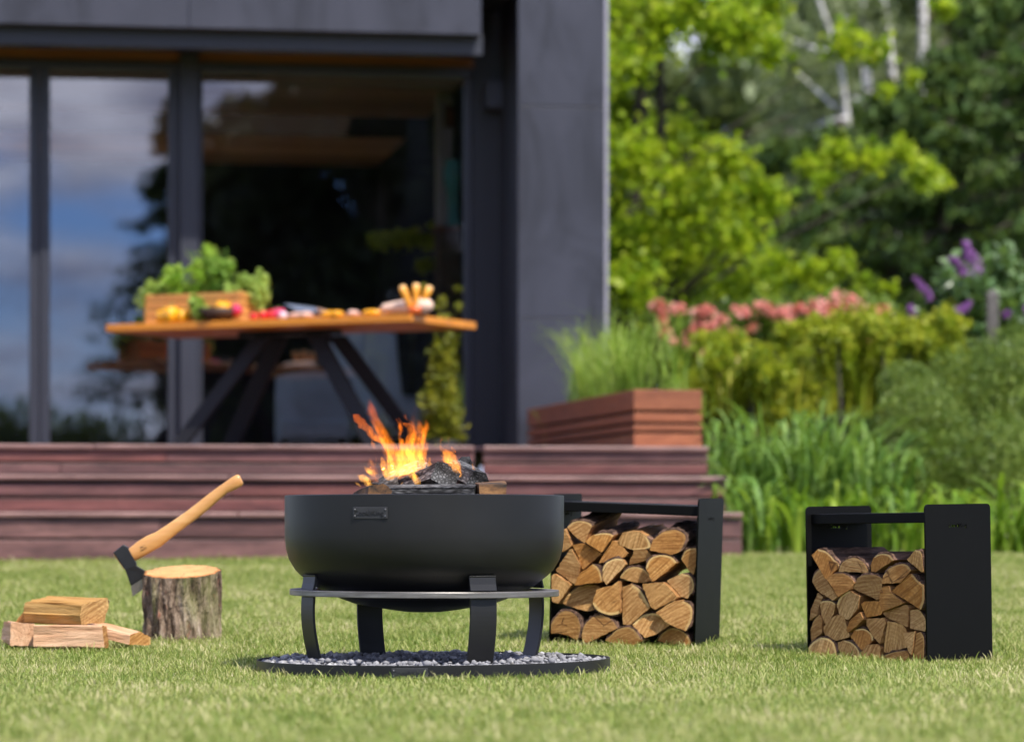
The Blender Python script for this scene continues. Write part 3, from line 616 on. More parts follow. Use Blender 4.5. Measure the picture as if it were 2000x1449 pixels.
# far wood as one mass with a gap where the sky shows
bl = []
for _ in range(300):
    x = random.uniform(1150, 2150); y = random.uniform(-160, 640); Y = random.uniform(56, 66)
    if 1290 < x < 1470 and y < 250 and random.random() < .55: continue
    bl.append(blob(x, y, random.uniform(50, 80), Y, 420))
fw = leaves('far_wood', bl, .30, leaf('far_wood_leaf', (.09, .13, .05), (.17, .22, .10), (.28, .33, .17), .3, .5, kind=None), None, asp=.6, shell=.6); tag(fw, 'hazy green mass of distant trees behind the birches', 'wood', kind='stuff')

# --- trees behind the camera that the glass doors reflect
def refl(px, dist, y=None):
    l = lam(px, 0); G = Vector(((px - 1000) / F * l, l, 0)); d = Vector(((px - 1000) / F, 1, 0)); n = Vector((HS, -HC, 0)); r_ = d - 2 * d.dot(n) * n
    p = G + r_ * dist; h = ZC + (HY - (y or HY)) / F * (l + dist); return p.x, p.y, h
X, Y, h = refl(338, 52, 180); conifer('conifer_tree', 'tall dark conifer behind the viewer mirrored in the sliding door', X, Y, h, 3.0, m_spruce, 5200, .30, group='conifers behind the viewer', taper=.8)
def broad_tree(px, D, ytop, half, lab, gaps=()):
    X, Y, h = refl(px, D, ytop); e = empty('broadleaf_tree', (X, Y, g(Y))); tag(e, lab, 'tree', 'broadleaf trees behind the viewer'); bl = []; mb = MB(); mb.tube([(0, 0, -.1), (.1, 0, h * .4), (0, .1, h * .9)], [.2, .15, .04], 8)
    for _ in range(52):
        z = random.uniform(.05, .97) * h; w_ = half * (1.05 - .45 * abs(z / h - .45)); p = Vector((random.uniform(-w_, w_), random.uniform(-.8, .8), z)); r_ = random.uniform(.55, .95); bl.append((p.x, p.y, p.z, r_, r_, r_, 330)); limb(mb, (0, 0, max(.3, z * .8)), p, .05, .01, .05)
    mb.build('trunk', m_bark_d, e); leaves('crown', bl, .26, m_dark, e, asp=.6, shell=.5)
for (px, D, y, hf, lab) in ((425, 55, 240, 1.0, 'dark broadleaf tree behind the viewer mirrored beside the door post'), (490, 53, 190, 1.0, 'dark broadleaf tree behind the viewer mirrored left in the wide pane'), (560, 51, 110, 1.2, 'dark broadleaf tree behind the viewer mirrored left of the middle of the wide pane'), (650, 53, 80, 1.2, 'dark broadleaf tree behind the viewer mirrored in the middle of the wide pane'), (740, 50, 40, 1.3, 'dark broadleaf tree behind the viewer mirrored right of the middle of the wide pane'), (830, 53, 20, 1.3, 'dark broadleaf tree behind the viewer mirrored before the vase'), (920, 51, 20, 1.3, 'dark broadleaf tree behind the viewer mirrored at the right frame'), (1010, 52, 100, 1.3, 'dark broadleaf tree behind the viewer, rightmost of those mirrored')):
    broad_tree(px, D, y, hf, lab)
for (px, y, lab) in ((-60, 800, 'low dark hedge tree behind the viewer mirrored at the far left'), (40, 770, 'low dark hedge tree behind the viewer mirrored in the left pane'), (130, 830, 'low dark hedge tree behind the viewer mirrored under the table'), (230, 800, 'low dark hedge tree behind the viewer mirrored beside the tall conifer')):
    X, Y, h = refl(px, 55, y); shrub('hedge_tree', lab, 'tree', [(X + random.uniform(-1, 1), Y, h * .5, 1.0, .8, h * .5, 900) for _ in range(3)], .25, m_thuja, (X, Y))

# ================================================================== TABLE AND WHAT IS ON IT
m_top = wood('honey_table_wood', (.44, .15, .010), (.62, .22, .012), (.74, .29, .02), 0, .6, .45, .05)
m_leg = plain('black_steel', (.010, .010, .012), .6, 0, .15, 3, 0, .25)
nc = P(803, 628, 18.0); TB = nc.z; TT = TB + .042
lx = Vector((-1.83, .92, 0)).normalized(); sx_ = Vector((.92, 1.83, 0)).normalized(); LL, WW = 2.06, .80
tab = empty('garden_table', (nc.x, nc.y, DZ)); tag(tab, 'dining table with thick honey wood top and splayed black legs', 'table')
tab.rotation_euler = (0, 0, math.atan2(-lx.y, -lx.x))        # local x runs from the far left end to the near corner
ctr = nc + lx * (LL / 2) + sx_ * (WW / 2); tab.location = (ctr.x, ctr.y, DZ)
hh = TB - DZ
for k in range(6):
    y0 = -WW/2 + k * WW/6; box('top_plank', (-LL/2, y0 + .0006, hh), (LL/2, y0 + WW/6 - .0006, hh + .042), m_top, tab, .003, 1)
box('crossbar', (-.32, -.06, hh - .03), (.32, .06, hh - .001), m_leg, tab)
ti = Matrix.Rotation(-tab.rotation_euler.z, 3, 'Z')
def tloc(p): return ti @ (Vector(p) - ctr)
def tsolve(px, ly):
    lo_, hi_ = -1.4, 1.4; Rm = Matrix.Rotation(tab.rotation_euler.z, 3, 'Z')
    for _ in range(50):
        m_ = (lo_ + hi_) / 2; q = ctr + Rm @ Vector((m_, ly, 0)); x_ = 1000 + q.x / q.y * F
        if x_ < px: lo_ = m_
        else: hi_ = m_
    return lo_
for (xt, xb, o0, o1) in ((512, 335, -.10, -.26), (542, 440, .10, .26), (612, 735, -.10, -.26), (655, 828, .10, .26)):
    # each leg is a wide flat bar splaying out from the crossbar
    a = Vector((tsolve(xt, o0), o0, hh - .032)); b = Vector((tsolve(xb, o1), o1, .002)); dx = Vector((.060, 0, 0)); mb = MB()
    mb.prism([a - dx, a + dx, b + dx, b - dx], Vector((0, .03, 0))); mb.build('leg', m_leg, tab, .003, 1)
def on(x, back=.06, up=0):          # point on the table top under photo column x, 'back' metres in from the front edge
    # march along the front edge
    best = None
    for i in range(400):
        p = nc + lx * (LL * i / 399) + sx_ * back
        q = 1000 + p.x / p.y * F
        if best is None or abs(q - x) < best[0]: best = (abs(q - x), p)
    p = best[1]; return Vector((p.x, p.y, TT + .001 + up))
TR = tab.rotation_euler.z
# herb crate
m_crate = wood('crate_wood', (.42, .17, .04), (.62, .28, .07), (.76, .38, .11), 0, 1, .6, .15)
cw, cd, ch = .66, .26, .175
pc_ = on(400, .24); cr_ = empty('herb_crate', pc_, TR); tag(cr_, 'wooden slatted crate full of herbs at the left end of the table', 'crate')
for zz_ in range(4):
    a, b = zz_ * ch/4 + .003, (zz_ + 1) * ch/4 - .004
    for sgn in (-1, 1):
        box('slat', (-cw/2, sgn*cd/2 - .006, a), (cw/2, sgn*cd/2 + .006, b), m_crate, cr_, .002, 1); box('slat', (sgn*cw/2 - .006, -cd/2 + .008, a), (sgn*cw/2 + .006, cd/2 - .008, b), m_crate, cr_, .002, 1)
for sx2 in (-1, 1):
    for sy2 in (-1, 1): box('corner_post', (sx2*(cw/2-.018)-.01, sy2*(cd/2-.018)-.01, .001), (sx2*(cw/2-.018)+.01, sy2*(cd/2-.018)+.01, ch + .004), m_crate, cr_)
box('soil', (-cw/2+.009, -cd/2+.009, .004), (cw/2-.009, cd/2-.009, ch*.8), MATS['planter_soil'], cr_)
m_h1 = leaf('herb_leaf_fresh', (.16, .32, .02), (.32, .52, .04), (.52, .66, .12), .4, 9); m_h2 = leaf('herb_leaf_sage', (.18, .30, .04), (.34, .48, .08), (.54, .64, .18), .35, 9); m_h3 = leaf('herb_leaf_deep', (.10, .22, .02), (.20, .36, .04), (.36, .50, .10), .4, 9)
for (x, dx, hgt, rx, mat, lab, n) in ((300, -.31, .13, .12, m_h2, 'grey green thyme spilling over the left end of the crate', 900), (352, -.17, .21, .12, m_h1, 'light green herb second from the left in the crate', 800), (415, -.02, .31, .12, m_h1, 'tallest fresh green herb in the middle of the crate', 900), (455, .11, .32, .09, m_h3, 'tall dark green herb right of the tallest one', 800), (505, .29, .16, .14, m_h2, 'bushy green herb hanging over the right end of the crate', 1000)):
    p = pc_ + Matrix.Rotation(TR, 3, 'Z') @ Vector((dx, 0, ch * .8)); e = empty('herb_plant', p); tag(e, lab, 'herb', 'herbs in the crate')
    hh2 = hgt * .5 + .06
    bl = [(random.uniform(-rx, rx) * .75, random.uniform(-.07, .07), hgt * random.uniform(.15, 1.), random.uniform(.03, .065), .05, random.uniform(.03, .07), n * .11) for _ in range(9)] + [(0, 0, hgt * .3, rx * .8, .10, hgt * .35, n * .35)]
    leaves('foliage', bl + ([(math.copysign(.08, dx), -.04, .0, .07, .09, .10, n * .3)] if abs(dx) > .2 else []), .030, mat, e, asp=.55, shell=.8)
    mb = MB()
    for _ in range(7): mb.tube([(random.uniform(-.03, .03), random.uniform(-.03, .03), -.01), (random.uniform(-rx, rx)*.5, random.uniform(-.05, .05), hgt*.5), (random.uniform(-rx, rx)*.8, random.uniform(-.06, .06), hgt*.95)], [.003, .0025, .0012], 5)
    mb.build('stem', mat, e)
# vegetables
def fruitmat(n, c, r=.25): return plain(n, c, r, 0, .12, 9)
m_yel = fruitmat('yellow_pepper_skin', (.80, .36, .01)); m_red = fruitmat('red_skin', (.62, .02, .02)); m_grn = fruitmat('green_stalk', (.10, .20, .03), .5); m_pnk = fruitmat('radish_skin', (.62, .03, .12)); m_wht = fruitmat('pale_root', (.70, .55, .60), .4)
def pepper(p, s, mat, label, tilt=(0, 0), name='bell_pepper', cat='pepper', group=None):
    e = empty(name, p); mb = MB(); n = 24; prof = [(.0, .08), (.22, .02), (.40, .06), (.50, .25), (.52, .5), (.46, .78), (.30, .93), (.12, .90), (0, .86)]
    vs = []
    for r_, z in prof:
        for k in range(n):
            a = 2*math.pi*k/n; lob = 1 + .10 * math.cos(4*a) * (1 if r_ > .1 else 0); vs.append((r_*lob*s*math.cos(a), r_*lob*s*math.sin(a), (z - .02)*s))
    M = len(prof); mb.add(vs, [(i*n+k, i*n+(k+1) % n, (i+1)*n+(k+1) % n, (i+1)*n+k) for i in range(M-1) for k in range(n)], 0, True)
    b = mb.build('flesh', mat, e); b.rotation_euler = (tilt[0], tilt[1], 0); s2 = MB().tube([(0, 0, .84*s), (.01*s, 0, .98*s), (.06*s, .02*s, 1.12*s)], [.07*s, .05*s, .06*s], 8).build('stalk', m_grn, e); s2.rotation_euler = (tilt[0], tilt[1], 0)
    tag(e, label, cat, group); return e
pepper(on(320, .06), .085, m_yel, 'yellow bell pepper in front of the crate, left one', group='yellow bell peppers'); pepper(on(334, .045), .10, m_yel, 'largest yellow bell pepper in front of the crate', group='yellow bell peppers'); pepper(on(357, .05), .08, m_yel, 'yellow bell pepper in front of the crate, right one', group='yellow bell peppers')
def bowl(p, r, h, mat, label):
    e = empty('bowl', p); MB().lathe([(0, 0), (r*.45, 0), (r*.75, h*.35), (r, h), (r*.94, h), (r*.68, h*.4), (.3*r, h*.12), (0, h*.1)], 32).build('shell', mat, e); tag(e, label, 'bowl'); return e
bowl(on(428, .09), .125, .075, m_brown, 'dark brown wooden bowl of vegetables in front of the crate')
pepper(on(433, .09, .04), .085, m_yel, 'yellow pepper lying in the brown bowl', (.3, .2)); pepper(on(458, .09, .045), .06, m_pnk, 'crimson radish in the brown bowl', (.2, .6), 'radish', 'radish')
for (x, b, s, m, lab) in ((517, .07, .055, m_red, 'red radish right of the crate, left one'), (531, .08, .062, m_red, 'large red radish right of the crate'), (546, .09, .07, m_pnk, 'crimson radish at the right of the radish heap'), (553, .05, .045, m_wht, 'pale lilac onion before the radishes'), (494, .04, .045, m_red, 'small red tomato at the crate corner')):
    pepper(on(x, b), s, m, lab, (random.uniform(-.2, .2), random.uniform(-.2, .2)), 'tomato' if 'tomato' in lab else 'onion' if 'onion' in lab else 'radish', 'vegetable', 'small vegetables beside the crate')
e = empty('lettuce', on(390, .05)); leaves('leaf', [(0, 0, .06, .05, .05, .06, 120), (-.02, 0, .11, .04, .04, .05, 60)], .06, m_h2, e, asp=.8, up=.2); MB().lathe([(0, 0), (.02, 0), (.015, .05), (0, .06)], 10).build('heart', m_h2, e); tag(e, 'pale green lettuce head leaning on the crate front', 'lettuce')
e = empty('cutting_board', on(655, .17), TR); box('board', (-.24, -.09, 0), (.24, .09, .018), wood('board_wood', (.16, .07, .04), (.26, .12, .07), (.33, .17, .10)), e, .004); box('handle', (.241, -.02, 0), (.33, .02, .018), MATS['board_wood'], e, .004); tag(e, 'brown wooden cutting board in the middle of the table', 'board')
e = empty('kitchen_knife', on(620, .12, .02), TR + .3); MB().tube([(-.0, 0, .03), (.06, 0, .012), (.11, 0, .004)], [.014, .013, .011], 8, flat=.6).build('handle', wood('knife_handle_wood', (.20, .11, .07), (.30, .18, .12), (.4, .25, .18)), e); mb = MB(); mb.prism([(-.01, 0, .045), (-.20, .0, .07), (-.12, .0, .03), (0, 0, .02)], (0, .003, 0)); mb.build('blade', plain('knife_steel', (.5, .5, .52), .25, 1), e); tag(e, 'knife with brown handle lying tilted on the cutting board', 'knife')
m_meat = fruitmat('pale_meat', (.62, .38, .30), .45)
for (x, b, s, m, lab, nm) in ((580, .06, .05, m_meat, 'pale pink meat slice left of the knife', 'meat_slice'), (598, .05, .045, m_meat, 'pale pink meat slice touching the knife', 'meat_slice'), (690, .05, .04, m_meat, 'small pink meat slice between the yellow pieces', 'meat_slice'), (645, .05, .05, m_yel, 'yellow pepper strip right of the knife', 'pepper_strip'), (660, .05, .05, m_yel, 'yellow pepper strip beside the pink slice', 'pepper_strip'), (725, .05, .05, m_yel, 'round yellow pepper piece left of the bread', 'pepper_strip')):
    e = empty(nm, on(x, b), random.uniform(0, 3)); mb = MB(); mb.lathe([(0, 0), (s*.7, .002), (s, .014), (s*.9, .03), (s*.4, .036), (0, .034)], 16); o = mb.build('body', m, e); o.scale = (1.2, .7, 1); tag(e, lab, 'food')
m_bread = plain('pale_crust', (.72, .50, .38), .7, 0, .2, 12, .2)
e = empty('bread_loaf', on(795, .09), TR); mb = MB(); mb.tube([(-.17, 0, .035), (-.14, 0, .04), (-.05, 0, .046), (.06, 0, .05), (.13, 0, .052), (.16, 0, .05)], [.012, .030, .037, .042, .046, .02], 16, flat=1.1); mb.build('crust', m_bread, e); tag(e, 'long pale pink loaf lying at the right end of the table', 'bread')
pot = on(853, .05); e = empty('pot', pot); MB().lathe([(0, 0), (.034, 0), (.042, .045), (.039, .045), (.03, .006), (0, .006)], 24).build('shell', fruitmat('orange_red_glaze', (.65, .12, .02)), e); tag(e, 'small orange red pot at the right table corner', 'pot')
m_corn = fruitmat('corn_yellow', (.72, .30, .02), .5); m_corne = fruitmat('corn_end', (.85, .50, .20), .6)
for (dx, tl, lab) in ((-.016, -.38, 'yellow rod with pale end leaning left in the orange pot'), (.0, .03, 'upright yellow rod with pale end in the orange pot'), (.016, .42, 'yellow rod with pale end leaning right in the orange pot')):
    e = empty('corn_cob', pot + Vector((dx, 0, .008)), 0); e.rotation_euler = (0, tl, 0); MB().tube([(0, 0, 0), (0, 0, .05), (0, 0, .12), (0, 0, .15)], [.010, .017, .021, .021], 14).build('cob', m_corn, e); MB().lathe([(.021, .1505), (.018, .162), (.008, .167), (0, .168)], 14).build('tip', m_corne, e); tag(e, lab, 'corn', 'rods in the orange pot')
# golden conifer in front of the glass
cp = P(864, 868, 19.6); e = empty('golden_conifer', (cp.x, 19.6, DZ)); tag(e, 'slim yellow green potted conifer behind the right end of the table', 'shrub')
bl = []
for (x, y, r, n) in ((863, 850, 40, 900), (862, 815, 40, 900), (858, 780, 34, 700), (862, 745, 28, 450), (868, 710, 26, 380), (866, 675, 26, 330), (870, 640, 24, 260), (828, 590, 7, 40), (862, 590, 12, 70), (895, 600, 9, 60), (897, 565, 7, 40), (826, 560, 5, 25)):
    p = P(x, y, 19.6); k = r / F * 19.6; bl.append((p.x - cp.x, 0, p.z - DZ, k, k * .9, k * 1.0, n))
leaves('foliage', bl, .05, m_conif, e, asp=.35, clump=9, up=.1); MB().tube([(0, 0, .0), (.01, 0, .4), (0, 0, .95)], [.016, .012, .004], 7).build('stem', m_bark_d, e)
MB().lathe([(0, .002), (.09, .002), (.11, .10), (.098, .10), (.085, .015), (0, .015)], 24).build('pot', m_leg, e)
# added plant behind the glass, standing in for a reflection
ip_ = P(800, 520, 22.9); e = empty('reflection_plant', (ip_.x, 22.9, DZ)); tag(e, 'yellow green plant standing in for a reflection in the glass above the bread', 'plant')
leaves('foliage', [(at(x, 22.9) - ip_.x, 0, P(0, y, 22.9).z - DZ, r / F * 22.9, .12, r * .6 / F * 22.9, n) for x, y, r, n in ((745, 470, 28, 200), (800, 465, 34, 260), (845, 470, 26, 200), (835, 520, 22, 120), (848, 440, 14, 60))], .06, leaf('reflection_leaf', (.3, .36, .02), (.48, .52, .04), (.62, .62, .1), .4, 5), e, clump=6)
MB().tube([(0, 0, .25), (.02, 0, .9), (.05, 0, P(0, 480, 22.9).z - DZ)], [.012, .01, .006], 7).build('stem', m_bark_d, e); MB().lathe([(0, .002), (.12, .002), (.15, .28), (.135, .28), (.11, .02), (0, .02)], 24).build('pot', m_room, e)

# ================================================================== FIRE BOWL
t = NT('satin_black_steel'); v = t.coord(); n1 = t.noise(v, 3, 4); n2 = t.noise(v, 500, 2)
t.pbr(t.ramp(n1, [(.3, (.0085, .0085, .009)), (.7, (.0135, .0135, .014))]), t.math('ADD', t.math('MULTIPLY', n1, .16), .34), .0, t.bump(n2, .05, .0004), .36)
m_steel = MATS['satin_black_steel']
t = NT('worn_steel_edge'); v = t.coord((6, 6, 80)); t.pbr(t.ramp(t.noise(v, 1.5, 5), [(.3, (.12, .11, .10)), (.7, (.26, .245, .23))]), .4, .6)
BX, BY = at(829, 9.7), 9.7
fb_ = empty('fire_bowl', (BX, BY, .004)); tag(fb_, 'large round black steel fire bowl standing on four curved legs', 'fire bowl')
outer = [(0, .171), (.05, .1725), (.092, .1775), (.15, .187), (.208, .1968), (.245, .210), (.276, .2226), (.33, .249), (.372, .281), (.392, .300), (.411, .332), (.4205, .365), (.424, .400), (.4245, .45), (.4245, .5245)]
inner = [(r - .006 if r > .05 else r, z + .006) for r, z in outer[:-1]] + [(.4185, .5245)]
pr = outer + [(.4215, .526)] + list(reversed(inner))
MB().lathe(outer, 128).lathe([outer[-1], (.4215, .526), (.4185, .5245)], 128, smooth=False).lathe(inner, 128).build('bowl', m_steel, fb_, fix=False)
# support ring
rg = MB().lathe([(.33, -.009), (.408, -.009), (.4095, -.007), (.4095, .007), (.408, .009), (.33, .009)], 128, closed=True, smooth=False).build('ring_shelf', MATS['worn_steel_edge'], fb_); rg.location = (0, 0, .232); rg.rotation_euler = (R(.15), R(.3), 0)
for k, an in enumerate((-62, -152, 28, 118)):
    a = R(an); rd = Vector((math.cos(a), math.sin(a), 0)); tg = Vector((-math.sin(a), math.cos(a), 0)); th = .008
    prof = [(.360 + .032 * math.sin(q / 16 * math.pi * .62), .004 + .220 * q / 16) for q in range(17)]
    mb = MB(); vs = []
    for r_, z in prof:
        for (dr, dt) in ((0, -.0435), (0, .0435), (-th, .0435), (-th, -.0435)): q = rd * (r_ + dr) + tg * dt; vs.append((q.x, q.y, z))
    fs = [(i*4+j, i*4+(j+1) % 4, (i+1)*4+(j+1) % 4, (i+1)*4+j) for i in range(len(prof)-1) for j in range(4)] + [(3, 2, 1, 0), tuple(range((len(prof)-1)*4, len(prof)*4))]
    mb.add(vs, fs); lg = mb.build('leg', m_steel, fb_, .0015, 1)
    mb = MB(); vs = []; prof = [(.392, .2425), (.387, .262), (.384, .282), (.386, .287)]
    for r_, z in prof:
        for (dr, dt) in ((0, -.0435), (0, .0435), (-th, .0435), (-th, -.0435)): q = rd * (r_ + dr) + tg * dt; vs.append((q.x, q.y, z))
    fs = [(i*4+j, i*4+(j+1) % 4, (i+1)*4+(j+1) % 4, (i+1)*4+j) for i in range(len(prof)-1) for j in range(4)] + [(3, 2, 1, 0), tuple(range((len(prof)-1)*4, len(prof)*4))]
    mb.add(vs, fs); mb.build('bracket', m_steel, lg, .0012, 1)
# lettering
m_letter = plain('letter_black', (.006, .006, .007), .6)
def text_mesh(body, size, depth):
    cu = bpy.data.curves.new('lettering', 'FONT'); cu.body = body; cu.size = size; cu.extrude = depth; cu.align_x = 'CENTER'; cu.align_y = 'CENTER'
    ob = bpy.data.objects.new('lettering', cu); COL.objects.link(ob); bpy.context.view_layer.update()
    me = bpy.data.meshes.new_from_object(ob.evaluated_get(bpy.context.evaluated_depsgraph_get())); bpy.data.objects.remove(ob); bpy.data.curves.remove(cu)
    return me
def flame_pts(s): return [(-.02*s, 0), (-.26*s, .10*s), (-.30*s, .34*s), (-.12*s, .58*s), (-.08*s, .95*s), (.10*s, .66*s), (.16*s, .50*s), (.24*s, .62*s), (.30*s, .32*s), (.22*s, .10*s)]
def logo(parent, M, size, mat, depth=.0006):
    for txt, dx in (('Cook', -1.24), ('King', 1.22)):
        me = text_mesh(txt, size, depth); me.materials.append(mat); o = link(bpy.data.objects.new('lettering', me), parent); o.matrix_local = M @ Matrix.Translation((dx * size, -.05 * size, 0))
    mb = MB(); mb.prism([(x, y - .42 * size, -depth) for x, y in flame_pts(size * .95)], (0, 0, 2 * depth)); o = mb.build('flame_emblem', mat, parent); o.matrix_local = M
m_riv = plain('rivet_steel', (.10, .10, .105), .35, .5)
m_badge = plain('badge_plate', (.024, .024, .025), .5, 0, .1, 30)
def badge(parent, ang, r, z, w, h, txt=True):
    a = R(ang); rd = Vector((math.cos(a), math.sin(a), 0)); tg = Vector((-math.sin(a), math.cos(a), 0))
    M = Matrix((( tg.x, 0, rd.x, rd.x*r), (tg.y, 0, rd.y, rd.y*r), (0, 1, 0, z), (0, 0, 0, 1)))
    o = box('badge', (-w/2, -h/2, -.004), (w/2, h/2, .0022), m_badge, parent, .0015, 2); o.matrix_local = M
    for sx3 in (-1, 1):
        for sy3 in (-1, 1):
            q = MB().lathe([(.0032, 0), (.0028, .0014), (.0012, .0022), (0, .0024)], 12).build('rivet', m_riv, o); q.location = (sx3*(w/2-.0065), sy3*(h/2-.0075), .0022)
    logo(o, Matrix.Translation((-.001, 0, .0027)), .0205, m_letter, .0011)
badge(fb_, -90 - 20.3, .4245, (HY - 1001.5)/F*9.30 + ZC - .004, .109, .034)
# tray with gravel
ty = empty('fire_tray', (TRAY.x, TRAY.y, .0)); tag(ty, 'shallow round black steel tray on the grass under the fire bowl', 'tray'); ty.rotation_euler = (0, R(-.35), 0)
MB().lathe([(0, .004), (TRAY_R - .004, .004)], 128).lathe([(TRAY_R - .004, .004), (TRAY_R - .004, .036)], 128).lathe([(TRAY_R - .004, .036), (TRAY_R, .036)], 128).lathe([(TRAY_R, .036), (TRAY_R, -.03)], 128).build('pan', m_steel, ty, fix=False)
badge(ty, -96, TRAY_R, .014, .105, .030)
t = NT('grey_gravel'); isl = t.n('ShaderNodeNewGeometry').outputs['Random Per Island']; v = t.coord()
c = t.ramp(isl, [(0, (.13, .13, .135)), (.5, (.22, .215, .22)), (.9, (.32, .315, .32)), (1, (.48, .47, .47))]); t.pbr(t.mix(t.math('MULTIPLY', t.noise(v, 160, 3), .5), c, (.16, .16, .18)), .9, normal=t.bump(t.noise(v, 220, 4), .5, .002))
ico = bmesh.new(); bmesh.ops.create_icosphere(ico, subdivisions=1, radius=1); iv = np.array([v.co[:] for v in ico.verts]); ifc = np.array([[v.index for v in f.verts] for f in ico.faces]); ico.free()
VV = []; FF = []; o = 0; legp = [Vector((BX + .375*math.cos(R(a)), BY + .375*math.sin(R(a)), 0)) for a in (-62, -152, 28, 118)]
for k in range(3000):
    a = random.uniform(0, 6.283); rr = (TRAY_R - .018) * math.sqrt(random.random()); px_, py_ = TRAY.x + rr*math.cos(a), TRAY.y + rr*math.sin(a)
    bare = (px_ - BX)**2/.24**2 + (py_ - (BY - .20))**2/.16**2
    if bare < 1 and random.random() < .9: continue  # few stones in this front patch, so the dark bed shows
    s = random.uniform(.006, .0125); lift = random.uniform(0, .012) * (1 if k > 1400 else 0) * (1.2 if rr < TRAY_R * .85 else .4)
    q = iv * rng.uniform(.6, 1.25, (len(iv), 1)) * np.array([s * rng.uniform(.8, 1.4), s * rng.uniform(.8, 1.3), s * rng.uniform(.6, 1.0)]); th_ = rng.uniform(0, 6.28); cs, sn = math.cos(th_), math.sin(th_)
    q = np.stack([q[:, 0]*cs - q[:, 1]*sn, q[:, 0]*sn + q[:, 1]*cs, q[:, 2]], 1) + np.array([px_, py_, .004 + s * .7 + lift + .014])
    VV.append(q); FF.append(ifc + o); o += len(iv)
gv = link(bpy.data.objects.new('gravel', mesh_np('gravel', np.concatenate(VV), np.concatenate(FF), MATS['grey_gravel']))); tag(gv, 'light grey crushed gravel filling the tray under the bowl', 'gravel', kind='stuff')
gb = MB().lathe([(0, .0055), (TRAY_R - .012, .0055), (TRAY_R - .012, .016), (TRAY_R*.5, .018), (.3, .017), (0, .009)], 64).build('dark_bed', plain('dark_bed_fill', (.045, .045, .05), .95, 0, .3, 60, .4), None); gb.location = (TRAY.x, TRAY.y, 0); tag(gb, 'dark layer under the gravel in the tray', 'ash', kind='stuff')

# ================================================================== SPLIT LOGS
t = NT('log_end_grain'); v = t.coord(); r = t.rand(); r2 = t.math('FRACT', t.math('MULTIPLY', r, 17.3)); r3 = t.math('FRACT', t.math('MULTIPLY', r, 41.7))
sep = t.n('ShaderNodeSeparateXYZ', {0: v})
cmb = t.n('ShaderNodeCombineXYZ', {'X': t.math('ADD', sep.outputs[0], t.math('MULTIPLY', t.math('SUBTRACT', r, .5), .05)), 'Y': 0., 'Z': t.math('ADD', sep.outputs[2], .03)})
rot = t.n('ShaderNodeVectorRotate', {'Vector': v, 'Axis': (0, 1, 0), 'Angle': t.math('ADD', t.math('MULTIPLY', r2, 1.5), -.2)}, rotation_type='AXIS_ANGLE')
sh = t.n('ShaderNodeVectorMath', {0: rot.outputs[0], 1: t.n('ShaderNodeCombineXYZ', {'X': t.math('MULTIPLY', r, 9.), 'Y': 0., 'Z': t.math('MULTIPLY', r2, 7.)}).outputs[0]}, operation='ADD').outputs[0]
saw = t.n('ShaderNodeTexNoise', {'Vector': t.n('ShaderNodeMapping', {'Vector': sh, 'Scale': (7, 7, 150)}).outputs[0], 'Scale': 1., 'Detail': 5., 'Roughness': .7}).outputs[0]
ringd = t.n('ShaderNodeTexWave', {'Vector': cmb.outputs[0], 'Scale': 24., 'Distortion': 3.5, 'Detail': 3., 'Detail Scale': 1.5}, wave_type='RINGS', rings_direction='Y').outputs['Fac']
n1 = t.noise(sh, 13, 5, .65); n2 = t.noise(sh, 60, 4, .65)
c = t.ramp(n1, [(.30, (.30, .118, .028)), (.5, (.50, .225, .062)), (.70, (.66, .36, .125))])
c = t.mix(t.ramp(r3, [(.15, (.1,)*3), (.85, (.9, .9, .9))]), c, t.mix(n1, (.48, .29, .12), (.78, .56, .29)))
c = t.mix(t.ramp(saw, [(.40, (.0,)*3), (.60, (.95,)*3)]), c, t.mix(.75, c, (.16, .06, .014)))
c = t.mix(t.math('MULTIPLY', ringd, .30), c, (.24, .095, .025)); c = t.mix(t.ramp(n2, [(.52, (0,)*3), (.72, (.5,)*3)]), c, (.20, .08, .025))
rim = t.n('ShaderNodeAttribute', attribute_name='rim').outputs['Fac']
c = t.mix(t.math('MULTIPLY', t.ramp(rim, [(.25, (0, 0, 0)), (.6, (1, 1, 1))]), t.math('MULTIPLY', t.math('ADD', t.math('MULTIPLY', n2, .9), .2), t.ramp(r2, [(.2, (.15,)*3), (.8, (1,)*3)]))), c, (.74, .56, .26))
vor = t.n('ShaderNodeTexVoronoi', {'Vector': t.n('ShaderNodeMapping', {'Vector': sh, 'Scale': (6, 6, 15)}).outputs[0], 'Scale': 1.6}, feature='DISTANCE_TO_EDGE').outputs[0]
c = t.mix(t.math('MULTIPLY', t.ramp(vor, [(.008, (.85,)*3), (.04, (0,)*3)]), t.ramp(t.noise(sh, 7, 1), [(.62, (0,)*3), (.66, (1,)*3)])), c, (.07, .028, .01))
hv = t.n('ShaderNodeHueSaturation', {'Color': c, 'Value': t.math('ADD', .82, t.math('MULTIPLY', r2, .4)), 'Saturation': 1.05})
t.pbr(hv.outputs[0], .75, normal=t.bump(t.math('ADD', saw, t.math('MULTIPLY', n2, .6)), .6, .004), spec=.2)
def splitwood(name, cs):
    t = NT(name); v = t.coord((30, 3.2, 30)); r = t.rand(); n1 = t.noise(v, .7, 6, .65, .8); n2 = t.noise(v, 3.2, 5, .7)
    c = t.ramp(n1, [(.28, cs[0]), (.5, cs[1]), (.72, cs[2])]); c = t.mix(t.ramp(n2, [(.52, (0,)*3), (.72, (.65,)*3)]), c, cs[0])
    t.pbr(c, .8, normal=t.bump(t.math('ADD', n1, n2), .7, .006), spec=.2); return t.m
m_split = splitwood('split_wood', ((.20, .09, .03), (.34, .17, .06), (.46, .27, .12)))
m_split_l = splitwood('pale_split_wood', ((.36, .18, .09), (.56, .33, .19), (.68, .45, .29)))
